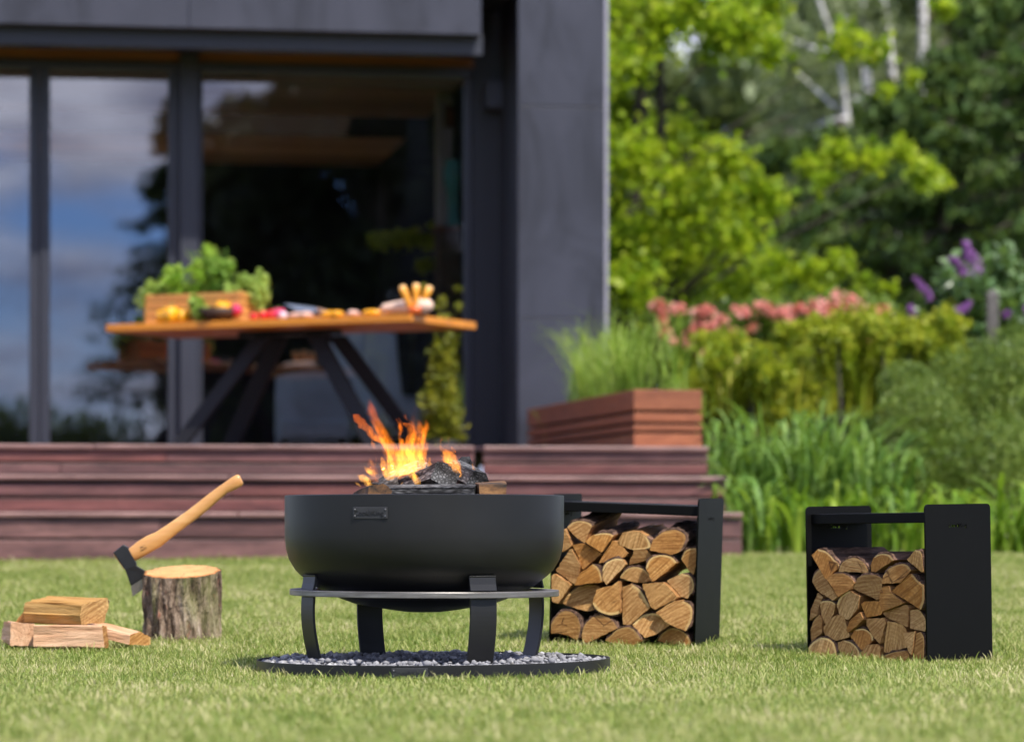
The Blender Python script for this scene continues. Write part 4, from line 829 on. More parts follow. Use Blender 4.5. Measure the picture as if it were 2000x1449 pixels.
t = NT('log_bark'); v = t.coord((34, 7, 34)); n1 = t.noise(v, 1., 6, .7, .7); n2 = t.noise(v, 3.5, 4, .7)
c = t.ramp(n1, [(.3, (.035, .022, .016)), (.48, (.10, .06, .042)), (.62, (.22, .13, .09)), (.78, (.38, .24, .18))]); t.pbr(c, .9, normal=t.bump(t.math('ADD', n1, n2), 1., .012), spec=.15)
LOGM = [MATS['log_end_grain'], m_split]; m_lbark = MATS['log_bark']
def chaikin(poly, bk):
    n = len(poly); P2 = []; B2 = []
    for i in range(n):
        a, b = poly[i], poly[(i + 1) % n]; prev = bk[i - 1]; cur = bk[i]; nxt = bk[(i + 1) % n]
        k0 = .25 if (prev and cur) else .045; k1 = .25 if (cur and nxt) else .045
        P2.append((a[0] + (b[0]-a[0])*k0, a[1] + (b[1]-a[1])*k0)); B2.append(cur)
        P2.append((a[0] + (b[0]-a[0])*(1-k1), a[1] + (b[1]-a[1])*(1-k1))); B2.append(cur and nxt)
    return P2, B2
def split_log(poly, bark, mat4, length, name, label, group, seedv=0, endm=0, mats=None, barkth=.006, lift=0., cat='log', xlim=None):
    """poly in local metres (x right, z up) on the front plane y=0; bark = set of edge indices; mat4 local frame"""
    rd = random.Random(seedv); area = sum(poly[i][0]*poly[(i+1) % len(poly)][1] - poly[(i+1) % len(poly)][0]*poly[i][1] for i in range(len(poly)))
    n0 = len(poly); bk = [i in bark for i in range(n0)]
    if area < 0: poly = poly[::-1]; bk = [bk[(n0 - 2 - i) % n0] for i in range(n0)]
    poly, bk = chaikin(poly, bk); poly, bk = chaikin(poly, bk)
    pts = []; flags = []
    for i in range(len(poly)):
        a, b = poly[i], poly[(i+1) % len(poly)]; d = math.dist(a, b)
        if d < .0012: continue
        k = max(1, int(d / .011))
        for j in range(k):
            u = j / k; jx = .0009 if k > 1 else .0004
            pts.append((a[0] + (b[0]-a[0])*u + rd.gauss(0, jx), a[1] + (b[1]-a[1])*u + rd.gauss(0, jx))); flags.append(bk[i])
    n = len(pts); cx = sum(p[0] for p in pts)/n; cz = sum(p[1] for p in pts)/n; pts = [(p[0]-cx, p[1]-cz) for p in pts]
    st = [length * q for q in (0, .04, .25, .5, .78, 1)]; wob = [rd.gauss(0, .0022) for _ in pts]; wob = [(wob[i-1] + wob[i] + wob[(i+1) % n])/2 for i in range(n)]
    dz = lift; vs = []; rimv = []; sk = rd.gauss(0, .012); ta, tb = rd.uniform(-.12, .12), rd.uniform(-.12, .12)
    for yi, y in enumerate(st):
        sc_ = 1 + .25 * y * rd.uniform(-.3, .3)
        for i, p in enumerate(pts):
            e_ = 1 + wob[i] * (y / .05 if y < .1 else 2 + math.sin(y * 20 + i)) / .05; vs.append((p[0]*sc_*e_ + sk*y/length, y, p[1]*sc_*e_ + dz*y/length)); rimv.append(0)
    for i in range(n): rimv[i] = 1. if (flags[i] or flags[i-1]) else 0.
    mb_f = []; mi = []
    for yi in range(len(st)-1):
        for i in range(n): mb_f.append((yi*n+i, yi*n+(i+1) % n, (yi+1)*n+(i+1) % n, (yi+1)*n+i)); mi.append(1)
    base = len(vs)
    for k_ in (.80, .45): vs += [(p[0]*k_, 0, p[1]*k_) for p in pts]; rimv += [.12 if k_ > .5 else 0] * n
    vs.append((0, 0, 0)); rimv.append(0); ce = len(vs) - 1
    for i in range(n):
        j = (i+1) % n; mb_f += [(j, i, base+i, base+j), (base+j, base+i, base+n+i, base+n+j), (base+n+j, base+n+i, ce)]; mi += [endm]*3
    vs.append((sk, length, dz)); q = (len(st)-1)*n
    for i in range(n): mb_f.append((q+i, q+(i+1) % n, len(vs)-1)); mi.append(0)
    rimv.append(0)
    vs = [(x, y + (ta*x + tb*z) * max(0, 1 - y / length), z) for x, y, z in vs]
    if xlim: vs = [(min(max(x, xlim[0] - cx), xlim[1] - cx), y, z) for x, y, z in vs]
    me = bpy.data.meshes.new(name); me.from_pydata(vs, [], mb_f)
    for m in (mats or LOGM): me.materials.append(m)
    me.polygons.foreach_set('material_index', mi)
    a_ = me.attributes.new('rim', 'FLOAT', 'POINT'); a_.data.foreach_set('value', np.array(rimv, dtype=np.float32))
    bm = bmesh.new(); bm.from_mesh(me); bmesh.ops.recalc_face_normals(bm, faces=bm.faces); bm.to_mesh(me); bm.free()
    ob = link(bpy.data.objects.new(name, me)); ob.matrix_world = mat4 @ Matrix.Translation((cx, 0, cz)); tag(ob, label, cat, group)
    if any(flags):
        bv = []; bf = []; idx = {}
        def vert(i, yi, outer):
            key = (i % n, yi, outer)
            if key in idx: return idx[key]
            i = i % n; x, y, z = vs[yi*n+i]; ax_, az = pts[(i+1) % n][0]-pts[i-1][0], pts[(i+1) % n][1]-pts[i-1][1]; l_ = math.hypot(ax_, az) or 1
            edge = flags[i] and flags[i-1]
            th = (barkth * rd.uniform(.5, 1.5) if edge else .001) if outer else -.0012
            bv.append((min(max(x + az/l_*th, xlim[0] - cx - .002), xlim[1] - cx + .002) if xlim else x + az/l_*th, y + (.0015 if outer and yi == 0 else 0) + (rd.uniform(0, .003) if yi == 0 else 0), z - ax_/l_*th)); idx[key] = len(bv) - 1; return len(bv) - 1
        for i in range(n):
            if not flags[i]: continue
            for yi in range(len(st)-1): bf.append((vert(i, yi, 1), vert(i+1, yi, 1), vert(i+1, yi+1, 1), vert(i, yi+1, 1)))
            bf.append((vert(i+1, 0, 1), vert(i, 0, 1), vert(i, 0, 0), vert(i+1, 0, 0))); e_ = len(st)-1; bf.append((vert(i, e_, 1), vert(i+1, e_, 1), vert(i+1, e_, 0), vert(i, e_, 0)))
        me2 = bpy.data.meshes.new('bark'); me2.from_pydata(bv, [], bf); me2.materials.append(m_lbark); link(bpy.data.objects.new('bark', me2), ob)
    return ob

# ================================================================== LOG RACKS
m_rack = plain('rack_black_paint', (.0035, .0035, .0032), .5, 0, .15, 3, .02, .11)
def rounded_rect(w, h, r, n=6):
    o = []
    for cx, cy, a0 in ((w - r, h - r, 0), (r, h - r, 90), (0.0, -.02, None), (w, -.02, None)):
        if a0 is None: o.append((cx, cy)); continue
        for k in range(n + 1): a = R(a0 + 90 * k / n); o.append((cx + r*math.cos(a), cy + r*math.sin(a)))
    return o
def panel_mesh(w, h, th, size, lz):
    """steel side panel with the lettering cut right through it"""
    cu = bpy.data.curves.new('panel', 'CURVE'); cu.dimensions = '2D'; cu.fill_mode = 'BOTH'; cu.extrude = th / 2
    def spl(pts):
        s = cu.splines.new('POLY'); s.points.add(len(pts) - 1); s.use_cyclic_u = True
        for p, q in zip(s.points, pts): p.co = (q[0], q[1], 0, 1)
    spl(rounded_rect(w, h, .016))
    for txt, dx in (('Cook', -1.24), ('King', 1.22)):
        me = text_mesh(txt, size, 0); bm = bmesh.new(); bm.from_mesh(me); bmesh.ops.remove_doubles(bm, verts=bm.verts, dist=1e-6)
        seen = set(); loops = []
        bed = {e for e in bm.edges if len(e.link_faces) == 1}; nb = {}
        for e in bed:
            for v_ in e.verts: nb.setdefault(v_, []).append(e)
        while bed:
            e = bed.pop(); st_, cur = e.verts[0], e.verts[1]; lp = [st_, cur]
            while cur is not st_:
                ne = [q for q in nb[cur] if q in bed]
                if not ne: break
                bed.discard(ne[0]); cur = ne[0].other_vert(cur)
                if cur is not st_: lp.append(cur)
            loops.append([(v_.co.x, v_.co.y) for v_ in lp])
        bm.free(); bpy.data.meshes.remove(me)
        def ar(l): return abs(sum(l[i][0]*l[(i+1) % len(l)][1] - l[(i+1) % len(l)][0]*l[i][1] for i in range(len(l))))/2
        def inside(p, l):
            c_ = False
            for i in range(len(l)):
                (x1, y1), (x2, y2) = l[i], l[i-1]
                if (y1 > p[1]) != (y2 > p[1]) and p[0] < (x2-x1)*(p[1]-y1)/(y2-y1) + x1: c_ = not c_
            return c_
        for l in loops:
            if any(m is not l and inside(l[0], m) for m in loops): continue      # stencil: counters drop out
            spl([(w/2 + dx*size + x, lz + y) for x, y in l])
    spl([(w/2 + x, lz - .4*size + y) for x, y in flame_pts(size)])
    ob = bpy.data.objects.new('panel', cu); COL.objects.link(ob); bpy.context.view_layer.update()
    me = bpy.data.meshes.new_from_object(ob.evaluated_get(bpy.context.evaluated_depsgraph_get())); bpy.data.objects.remove(ob); bpy.data.curves.remove(cu)
    me.materials.append(m_rack); return me
RW, RL, RH, RT = .30, .50, .497, .006
pmesh = panel_mesh(RW, RH, RT, .0185, RH - .068)
def rack(A, B, label, phi, htall):
    u = (B - A).normalized(); vv = Vector((-u.y, u.x, .016)); vv = (vv - u * vv.dot(u)).normalized(); ww = u.cross(vv).normalized(); 
    M = Matrix(((u.x, vv.x, ww.x, A.x), (u.y, vv.y, ww.y, A.y), (u.z, vv.z, ww.z, A.z), (0, 0, 0, 1))); Ln = (B - A).length
    e = empty('log_rack'); e.matrix_world = M; tag(e, label, 'log rack', 'black steel log racks')
    for x in (-RT/2, Ln + RT/2):
        o = link(bpy.data.objects.new('side_panel', pmesh), e); o.matrix_local = Matrix(((0, 0, 1, x), (1, 0, 0, 0), (0, 1, 0, 0), (0, 0, 0, 1)))
    box('top_bar', (.0005, .02, RH - .058), (Ln - .0005, RW * .93, RH - .025), m_rack, e, .002, 1)
    box('base_plate', (.0005, .03, .006), (Ln - .0005, RW - .03, .010), m_rack, e)
    return e, M, Ln
def unproj(x, y, M):
    """photo pixel -> local (x,z) on the rack's front plane"""
    d = Vector(((x - 1000)/F, 1, (HY - y)/F)); o = Vector((0, 0, ZC)); Mi = M.inverted(); ol = Mi @ o; dl = Mi.to_3x3() @ d; k = -ol.y / dl.y; p = ol + dl * k; return (p.x, p.z)
rkA, MA, LA = rack(P(1075, 1248, 10.92), P(1354, 1262, 10.75), 'black steel log rack full of split logs right beside the fire bowl', 18, 0)
rkB, MB_, LB = rack(P(1580, 1285, 10.46), P(1809, 1293, 10.05), 'black steel log rack standing on its own at the right', 44, 0)
# (name words, polygon in zoomed pixels, bark edge indices)
def RG(a, b): return set(range(a, b))
logsA = [
 ('half round log with raised far end, first in the top row', [(225,250),(275,200),(350,180),(455,210),(470,240),(430,320),(400,400),(330,360)], RG(0,4), .05),
 ('log half hidden behind the fire bowl, first in the fourth row', [(150,300),(225,262),(282,432),(190,490)], set(), 0),
 ('wedge log under a dark bark back, second in the top row', [(415,385),(500,320),(640,300),(690,330),(575,495)], {1,2}, .03),
 ('kite shaped split log, second in the fourth row', [(285,420),(345,405),(400,408),(565,505),(375,665),(330,520)], set(), 0),
 ('tall triangular split log, first in the third row', [(120,670),(275,450),(365,610),(320,815)], set(), 0),
 ('narrow pointed split log, third in the fourth row', [(530,600),(660,380),(725,390),(820,500),(790,540),(650,580)], set(), 0),
 ('blocky log with pale broken side, third in the top row', [(725,370),(770,300),(840,285),(935,290),(1000,330),(1050,420),(1030,460),(850,465),(740,420)], RG(4,7), .02),
 ('large half round log, last in the top row', [(1050,470),(1080,370),(1170,290),(1280,265),(1380,310),(1395,380),(1330,490),(1260,515)], RG(1,6), .02),
 ('slim bark edged log against the panel, last in the fourth row', [(1335,560),(1370,480),(1440,450),(1495,450),(1490,560),(1450,715),(1410,680)], RG(0,4), 0),
 ('small triangular split log, fourth in the fourth row', [(825,615),(880,465),(980,458),(1065,530),(1000,570)], set(), 0),
 ('large rounded log, fifth in the fourth row', [(1015,650),(1040,560),(1130,510),(1260,530),(1310,590),(1215,680),(1075,780)], RG(0,4), 0),
 ('pale round log with star crack, third in the third row', [(585,690),(610,600),(700,550),(790,560),(820,610),(630,810),(590,750)], RG(0,3), 0),
 ('low half moon log with pink bark, fourth in the third row', [(740,740),(800,660),(870,630),(960,645),(1030,710),(1060,775),(900,790)], RG(0,5), 0),
 ('bark edged triangular log, second in the third row', [(325,815),(370,700),(500,605),(560,640),(595,780),(430,795)], RG(2,4), 0),
 ('pale pinkish split face at the left edge of the second row', [(85,720),(130,700),(285,810),(155,990),(100,970)], set(), 0),
 ('wide golden half round log, second in the second row', [(165,980),(240,890),(350,820),(470,805),(555,840),(510,960),(540,1050),(410,1065),(250,1020)], RG(0,3), 0),
 ('deep orange knobbly log, third in the second row', [(500,985),(540,850),(680,820),(750,770),(760,860),(772,1080),(680,1110),(540,1060)], RG(5,8), 0),
 ('tall four sided log tapering down, fourth in the second row', [(778,830),(860,800),(960,850),(1055,1030),(860,1195),(782,1195),(778,1000)], RG(1,3), 0),
 ('smooth inverted triangular log, fifth in the third row', [(980,795),(1190,785),(1335,930),(1105,1050),(1060,1020)], set(), 0),
 ('weathered split log with greyish face, last in the third row', [(1195,770),(1340,700),(1440,720),(1475,840),(1400,945),(1335,925)], RG(1,4), 0),
 ('large five sided log, last in the second row', [(1115,1080),(1290,965),(1370,960),(1470,1010),(1470,1150),(1410,1260),(1250,1190)], RG(2,5), 0),
 ('reddish cracked half round log, first in the bottom row', [(50,1280),(90,1180),(180,1070),(260,1055),(350,1110),(385,1230),(340,1350),(260,1300),(150,1280)], RG(0,6), 0),
 ('pale rimmed half round log, second in the bottom row', [(390,1310),(405,1200),(490,1115),(580,1095),(680,1140),(745,1230),(440,1375),(395,1360)], RG(0,5), 0),
 ('low half moon log, third in the bottom row', [(615,1350),(720,1250),(830,1210),(910,1240),(980,1350),(920,1395),(720,1390)], RG(0,4), 0),
 ('pale rimmed arched log, fourth in the bottom row', [(875,1200),(960,1110),(1060,1080),(1170,1110),(1235,1200),(1110,1290),(1000,1325),(940,1270)], RG(0,4), 0),
 ('striped half round log, last in the bottom row', [(1100,1350),(1180,1250),(1270,1225),(1390,1280),(1445,1370),(1410,1415),(1220,1405)], RG(0,4), 0)]
for k, (lab, poly, bk, lift) in enumerate(logsA):
    pp = [unproj(1060 + x / 4.997, 980 + y / 4.997, MA) for x, y in poly]
    split_log(pp, bk, MA @ Matrix.Translation((0, random.uniform(-.016, .022), 0)), random.uniform(.26, .29), 'firewood_log', lab + ' of the left rack', 'logs in the rack beside the fire bowl', 100 + k, lift=lift, xlim=(.004, LA - .004))
logsB = [
 ('pale square cut log with bark back, first in the top row', [(75,500),(120,450),(180,455),(300,600),(190,710),(140,620)], RG(1,3), .0),
 ('half round log with pale rim, second in the top row', [(300,640),(320,570),(370,530),(430,520),(500,570),(535,655),(430,645)], RG(0,5), 0),
 ('small rounded log with orange bark edge, third in the top row', [(550,590),(580,520),(640,485),(720,495),(765,545),(650,610),(600,645),(555,640)], RG(1,4), 0),
 ('small triangular log at the panel, last in the top row', [(895,540),(975,455),(1036,470),(1038,640),(1015,650)], RG(1,3), 0),
 ('pale half round log, fourth in the fifth row', [(670,745),(680,680),(720,620),(810,575),(890,580),(925,630),(840,735)], RG(1,5), 0),
 ('large triangular log with orange bark, last in the fifth row', [(745,810),(920,655),(1000,740),(1038,760),(1034,900),(1000,970),(930,920)], RG(1,5), 0),
 ('slanting slab log at the left edge of the fifth row', [(50,720),(75,650),(125,615),(150,660),(290,860),(250,890),(100,800)], {0,1}, 0),
 ('half round log with grey top, second in the fifth row', [(212,700),(260,660),(340,655),(400,690),(430,735),(415,785),(310,860),(270,790)], RG(1,4), 0),
 ('large pale greenish log, third in the fifth row', [(415,785),(450,700),(500,670),(590,665),(665,700),(650,870),(610,885),(520,840)], RG(1,4), 0),
 ('pinkish split log, fourth in the fourth row', [(665,820),(690,770),(740,765),(750,815),(865,910),(680,985),(660,900)], set(), 0),
 ('round orange brown log, second in the fourth row', [(275,930),(310,850),(400,805),(480,850),(460,960),(380,1055),(310,1030)], RG(0,2), 0),
 ('small rectangular log, third in the fourth row', [(480,920),(510,895),(650,895),(658,960),(645,1010),(520,1035)], set(), 0),
 ('flat wedge log pointing left, fifth in the fourth row', [(660,995),(880,925),(897,960),(890,1120),(800,1080),(690,1030)], set(), 0),
 ('bark edged log at the panel, last in the fourth row', [(905,970),(970,965),(1028,1050),(1034,1120),(1020,1155),(905,1130)], RG(1,4), 0),
 ('narrow upright slab at the left edge of the fourth row', [(50,1060),(55,960),(105,820),(150,860),(120,940),(115,1010)], set(), 0),
 ('small bark topped log, second in the third row', [(120,910),(160,890),(230,895),(265,920),(250,1000),(180,1100),(150,1060)], RG(0,3), 0),
 ('rounded log at the left edge of the second row', [(48,1140),(80,1050),(130,1010),(155,1050),(155,1170),(60,1245)], RG(0,2), 0),
 ('folded split log, second in the second row', [(165,1120),(210,1060),(280,1010),(340,1020),(385,1200),(270,1235),(180,1190)], set(), 0),
 ('dark slanting split log, third in the third row', [(360,1140),(390,1060),(480,985),(515,1050),(450,1110),(375,1165)], set(), 0),
 ('dark triangular log pointing down, fourth in the third row', [(520,1045),(690,1035),(705,1080),(660,1260),(580,1190),(525,1100)], set(), 0),
 ('large pinkish four sided log, fifth in the second row', [(665,1330),(690,1180),(715,1065),(830,1090),(865,1160),(865,1290),(690,1340)], set(), 0),
 ('thin wedge log pointing down, sixth in the second row', [(855,1170),(960,1150),(930,1360),(905,1330)], set(), 0),
 ('upright bark edged log at the panel, last in the bottom row', [(945,1290),(960,1170),(1000,1160),(1034,1200),(1030,1390),(935,1390)], RG(2,4), 0),
 ('arched log with dark bark, third in the second row', [(390,1200),(420,1140),(500,1125),(570,1180),(580,1230),(490,1320)], RG(1,4), 0),
 ('pale grey half round log, first in the bottom row', [(45,1365),(65,1270),(150,1200),(220,1215),(270,1270),(285,1400),(150,1410)], RG(0,5), 0),
 ('orange bark edged log, second in the bottom row', [(275,1245),(330,1230),(410,1245),(480,1320),(485,1410),(310,1410)], RG(1,4), 0),
 ('blunt split log, third in the bottom row', [(490,1350),(540,1270),(630,1260),(660,1290),(660,1410),(490,1415)], set(), 0),
 ('low flat split log, fourth in the bottom row', [(665,1370),(760,1330),(870,1320),(900,1350),(910,1420),(655,1420)], {0,1}, 0)]
for k, (lab, poly, bk, lift) in enumerate(logsB):
    pp = [unproj(1570 + x / 4.392, 970 + y / 4.392, MB_) for x, y in poly]
    split_log(pp, bk, MB_ @ Matrix.Translation((0, random.uniform(-.006, .010), 0)), random.uniform(.26, .285), 'firewood_log', lab + ' of the right rack', 'logs in the right rack', 200 + k, lift=lift, xlim=(.004, LB - .004))

# ================================================================== CHOPPING BLOCK, AXE, SMALL LOG PILE
SY = 11.12; sc_ = P(355.5, 1245, SY); SXc = sc_.x; SR_ = 154 / F * SY / 2; SZ = g(SY)
t = NT('stump_bark'); v = t.coord((13, 13, 4.0)); n1 = t.noise(v, 1.6, 6, .7, .6); n2 = t.noise(t.coord((30, 30, 18)), 1.5, 4); n3 = t.noise(t.coord((7, 7, 3)), 1.2, 3)
c = t.ramp(n1, [(.34, (.022, .015, .011)), (.46, (.11, .075, .052)), (.57, (.27, .20, .145)), (.72, (.42, .34, .27))])
c = t.mix(t.ramp(n3, [(.5, (0,)*3), (.66, (.6,)*3)]), c, (.14, .16, .05)); c = t.mix(t.ramp(n2, [(.62, (0,)*3), (.74, (.6,)*3)]), c, (.28, .11, .07))
t.pbr(c, .95, normal=t.bump(t.math('ADD', n1, n2), .9, .01), spec=.1)
t = NT('stump_top'); v = t.coord(); rg_ = t.n('ShaderNodeTexWave', {'Vector': v, 'Scale': 26., 'Distortion': 2.2, 'Detail': 2.}, wave_type='RINGS', rings_direction='Z').outputs['Fac']; n1 = t.noise(v, 14, 4)
c = t.mix(t.math('MULTIPLY', rg_, .25), t.ramp(n1, [(.3, (.42, .21, .075)), (.7, (.60, .35, .14))]), (.36, .17, .06)); rm = t.n('ShaderNodeAttribute', attribute_name='rim').outputs['Fac']; c = t.mix(t.ramp(rm, [(.55, (0,)*3), (.95, (.8,)*3)]), c, (.30, .10, .025)); ck = t.noise(t.coord((9, 120, 1), rot=(0, 0, .7)), 1., 2, .5); ck2 = t.noise(t.coord((110, 8, 1), rot=(0, 0, .3)), 1., 2, .5); c = t.mix(t.math('MAXIMUM', t.ramp(ck, [(.66, (0,)*3), (.72, (.8,)*3)]), t.ramp(ck2, [(.68, (0,)*3), (.74, (.7,)*3)])), c, (.14, .06, .02)); t.pbr(c, .7, normal=t.bump(n1, .2, .003), spec=.25)
st_ = empty('chopping_block', (SXc, SY, SZ)); tag(st_, 'short upright tree stump with rough bark and an axe stuck in it', 'stump')
n = 150; nzr = 26; vs = []; topz = lambda x, y: .243 + .155 * y + .028 * x
rb = random.Random(5); ridge = [];
ph_ = [(rb.uniform(0, 6.28), rb.choice((9, 13, 17, 21, 26, 31, 38)), rb.uniform(.3, 1)) for _ in range(9)]
def bark_r(a, z):
    s = sum(w * math.sin(k * a + p + 2.2 * math.sin(z * (9 + k * .4) + p)) for p, k, w in ph_) / 3
    return 1 + .042 * s - .040 * abs(math.sin(14 * a + 1.2 * math.sin(z * 13))) ** .5 + .035 * math.exp(-z / .05)
for j in range(nzr + 1):
    for k in range(n):
        a = 2*math.pi*k/n; u = j / nzr; x0, y0 = SR_*.985*math.cos(a), SR_*.985*math.sin(a); zt = topz(x0, y0); z = -.04 + (zt + .04) * u; r_ = SR_ * .985 * (bark_r(a, z) + rb.gauss(0, .006)); vs.append((r_*math.cos(a), r_*math.sin(a), z - (.002 * rb.random() if j == nzr else 0)))
fs = [(j*n+k, j*n+(k+1) % n, (j+1)*n+(k+1) % n, (j+1)*n+k) for j in range(nzr) for k in range(n)]
MB().add(vs, fs, 0, False).build('bark', MATS['stump_bark'], st_)
vs = []; rimv = []
for q, fr_ in enumerate((1.0, .955, .9, .6, .3)):
    for k in range(n):
        a = 2*math.pi*k/n; r_ = SR_ * .985 * (1 + (bark_r(a, topz(SR_*math.cos(a), SR_*math.sin(a))) - 1) * (1 if q < 2 else .4)) * fr_ * .995; x0, y0 = r_*math.cos(a), r_*math.sin(a); vs.append((x0, y0, topz(x0, y0) + .001 - (.004 if q == 0 else 0) + .0006*rb.gauss(0, 1))); rimv.append((1, .85, .45, 0, 0)[q])
vs.append((0, 0, topz(0, 0) + .001)); rimv.append(0)
fs = [(j*n+k, j*n+(k+1) % n, (j+1)*n+(k+1) % n, (j+1)*n+k) for j in range(4) for k in range(n)] + [(4*n+k, 4*n+(k+1) % n, 5*n) for k in range(n)]
o = MB().add(vs, fs, 0, True).build('cut_top', MATS['stump_top'], st_); a_ = o.data.attributes.new('rim', 'FLOAT', 'POINT'); a_.data.foreach_set('value', np.array(rimv, dtype=np.float32))

# ---- axe: traced outline scale 4.83 px per photo px, origin (200,900); lies in a plane facing the viewer
AYd = 11.165; axe = empty('axe', P(262, 1118, AYd)); tag(axe, 'axe with black head and curved honey wood handle stuck in the stump', 'axe'); axo = Vector(axe.location)
def AP(x, y, dy=0.): p = P(200 + x / 4.83, 900 + y / 4.83, AYd) - axo; p.y += dy; return p
m_hick = wood('hickory_handle', (.42, .19, .055), (.58, .30, .10), (.68, .40, .16), 0, .5, .32, .03, .08)
top_ = [(178, 882), (250, 825), (330, 760), (420, 705), (500, 672), (600, 608), (700, 540), (800, 470), (900, 392), (1000, 312), (1090, 245), (1170, 190), (1230, 147), (1270, 128)]
bot_ = [(262, 965), (330, 932), (400, 893), (475, 850), (555, 805), (640, 735), (730, 665), (815, 600), (905, 535), (1005, 455), (1090, 378), (1180, 302), (1260, 268), (1322, 232)]
mb = MB(); vs = []; ns = 16; M_ = len(top_); wy = [.011, .0115, .012, .012, .0125, .0125, .0125, .0125, .0125, .0125, .0125, .013, .0135, .012]
for i, (a, b) in enumerate(zip(top_, bot_)):
    A_, B_ = AP(*a), AP(*b); c_ = (A_ + B_) / 2; h_ = (A_ - B_) / 2
    for k in range(ns):
        q = 2*math.pi*k/ns; e1 = math.copysign(abs(math.cos(q)) ** .85, math.cos(q)); e2 = math.copysign(abs(math.sin(q)) ** .85, math.sin(q)); vs.append(c_ + h_ * e1 + Vector((0, wy[i] * e2, 0)))
c_ = (AP(1270, 128) + AP(1322, 232)) / 2; d_ = AP(1312, 170) - c_
for k in range(ns):
    q = 2*math.pi*k/ns; vs.append(c_ + d_ * .9 + (AP(1270, 128) - AP(1322, 232)) / 2 * .72 * math.cos(q) + Vector((0, .009 * math.sin(q), 0)))
fs = [(i*ns+k, i*ns+(k+1) % ns, (i+1)*ns+(k+1) % ns, (i+1)*ns+k) for i in range(M_) for k in range(ns)] + [tuple(range(ns-1, -1, -1)), tuple(range(M_*ns, (M_+1)*ns))]
mb.add(vs, fs, 0, True); hd = mb.build('handle', m_hick, axe)
m_axe = plain('axe_black_paint', (.012, .0125, .015), .4, 0, .2, 20, .05, .5); m_edge = plain('ground_steel', (.30, .30, .31), .32, .9, .15, 60, .1)
prof = [((105, 862), .015), ((200, 788), .015), ((240, 810), .015), ((325, 968), .013), ((320, 985), .012), ((440, 1056), .0045), ((425, 1082), .004), ((268, 1178), .004), ((215, 1022), .011)]
mb = MB(); nn = len(prof); vs = [AP(*p, -w) for p, w in prof] + [AP(*p, w) for p, w in prof]
mb.add(vs, [tuple(range(nn)), tuple(reversed(range(nn, 2*nn)))] + [(i, i+nn, (i+1) % nn + nn, (i+1) % nn) for i in range(nn)]); head = mb.build('head', m_axe, axe, .0025, 2)
pe_ = [((268, 1178.5), .0039), ((426, 1082.5), .0039), ((446, 1062), .0038), ((462, 1160), .0002), ((285, 1276), .0002)]
mb = MB(); nn = len(pe_); vs = [AP(*p, -w) for p, w in pe_] + [AP(*p, w) for p, w in pe_]
mb.add(vs, [tuple(range(nn)), tuple(reversed(range(nn, 2*nn)))] + [(i, i+nn, (i+1) % nn + nn, (i+1) % nn) for i in range(nn)]); mb.build('cutting_edge', m_edge, head)
mb = MB(); a, b = AP(118, 880), AP(212, 1020); n_ = Vector((-.002, 0, -.001)); mb.prism([a + Vector((-.001, -.008, 0)), b + Vector((-.001, -.008, 0)), b + Vector((-.001, .008, 0)), a + Vector((-.001, .008, 0))], n_); mb.build('handle_eye', m_hick, head)
m_brand = plain('burnt_mark', (.06, .025, .01), .8)
for txt, (x, y), sz in (('No 1', (382, 808), .0085), ('MEISTER', (392, 832), .0066)):
    me = text_mesh(txt, sz, .0003); me.materials.append(m_brand); o = link(bpy.data.objects.new('brand_mark', me), hd); an = math.atan2(850 - 805, 85); p = AP(x, y); o.matrix_local = Matrix.Translation((p.x, -.0128, p.z)) @ Matrix.Rotation(R(32), 4, 'Y').inverted() @ Matrix.Rotation(R(90), 4, 'X')

# ---- five split logs in a small pile left of the stump
def pile(x, y, Y, yaw, poly, L_, lab, seedv, bark=set(), roll=0, pitch=0, mats=None, endm=0):
    """log axis = local y; anchored so that local origin projects to (x,y)"""
    p = P(x, y, Y); M = Matrix.Translation(p) @ Matrix.Rotation(R(yaw), 4, 'Z') @ Matrix.Rotation(R(pitch), 4, 'X') @ Matrix.Rotation(R(roll), 4, 'Y')
    return split_log(poly, bark, M, L_, 'firewood_log', lab, 'split logs lying on the grass', seedv, mats=mats or [MATS['log_end_grain'], m_split_l], endm=endm)
k_ = 10.75 / F
# yaw +62: end face (local -y) turned to the right of the view, axis runs to the left and away
pile(186, 1219, 10.62, 52, [(-.058, .0), (.040, .004), (.058, .060), (.05, .088), (-.062, .066), (-.066, .03)], .27, 'thick split log with sawn end to the right, lying on top of the pile', 301, {2}, 0, 1.0, [MATS['log_end_grain'], splitwood('golden_split_wood', ((.24, .12, .03), (.40, .22, .065), (.52, .33, .13)))])
pile(206, 1262, 10.60, 87, [(-.045, -.005), (.045, -.005), (.048, .064), (-.04, .072)], .238, 'long pale split log at the front bottom of the pile', 302)
pile(44, 1258, 10.66, 14, [(-.042, -.005), (.045, -.005), (.043, .068), (-.040, .074)], .22, 'pale split log at the bottom left of the pile', 303, endm=1)
pile(46, 1216, 10.76, -24, [(-.042, -.004), (.042, .0), (.030, .058), (.012, .050)], .20, 'orange split log leaning behind the pile at the left', 304, set(), 0, 0)
pile(272, 1256, 10.66, 58, [(-.05, -.004), (.052, -.006), (.05, .020), (.0, .040), (-.045, .030)], .26, 'flat split log sticking out of the pile towards the stump', 305, {1}, 0, 9.)

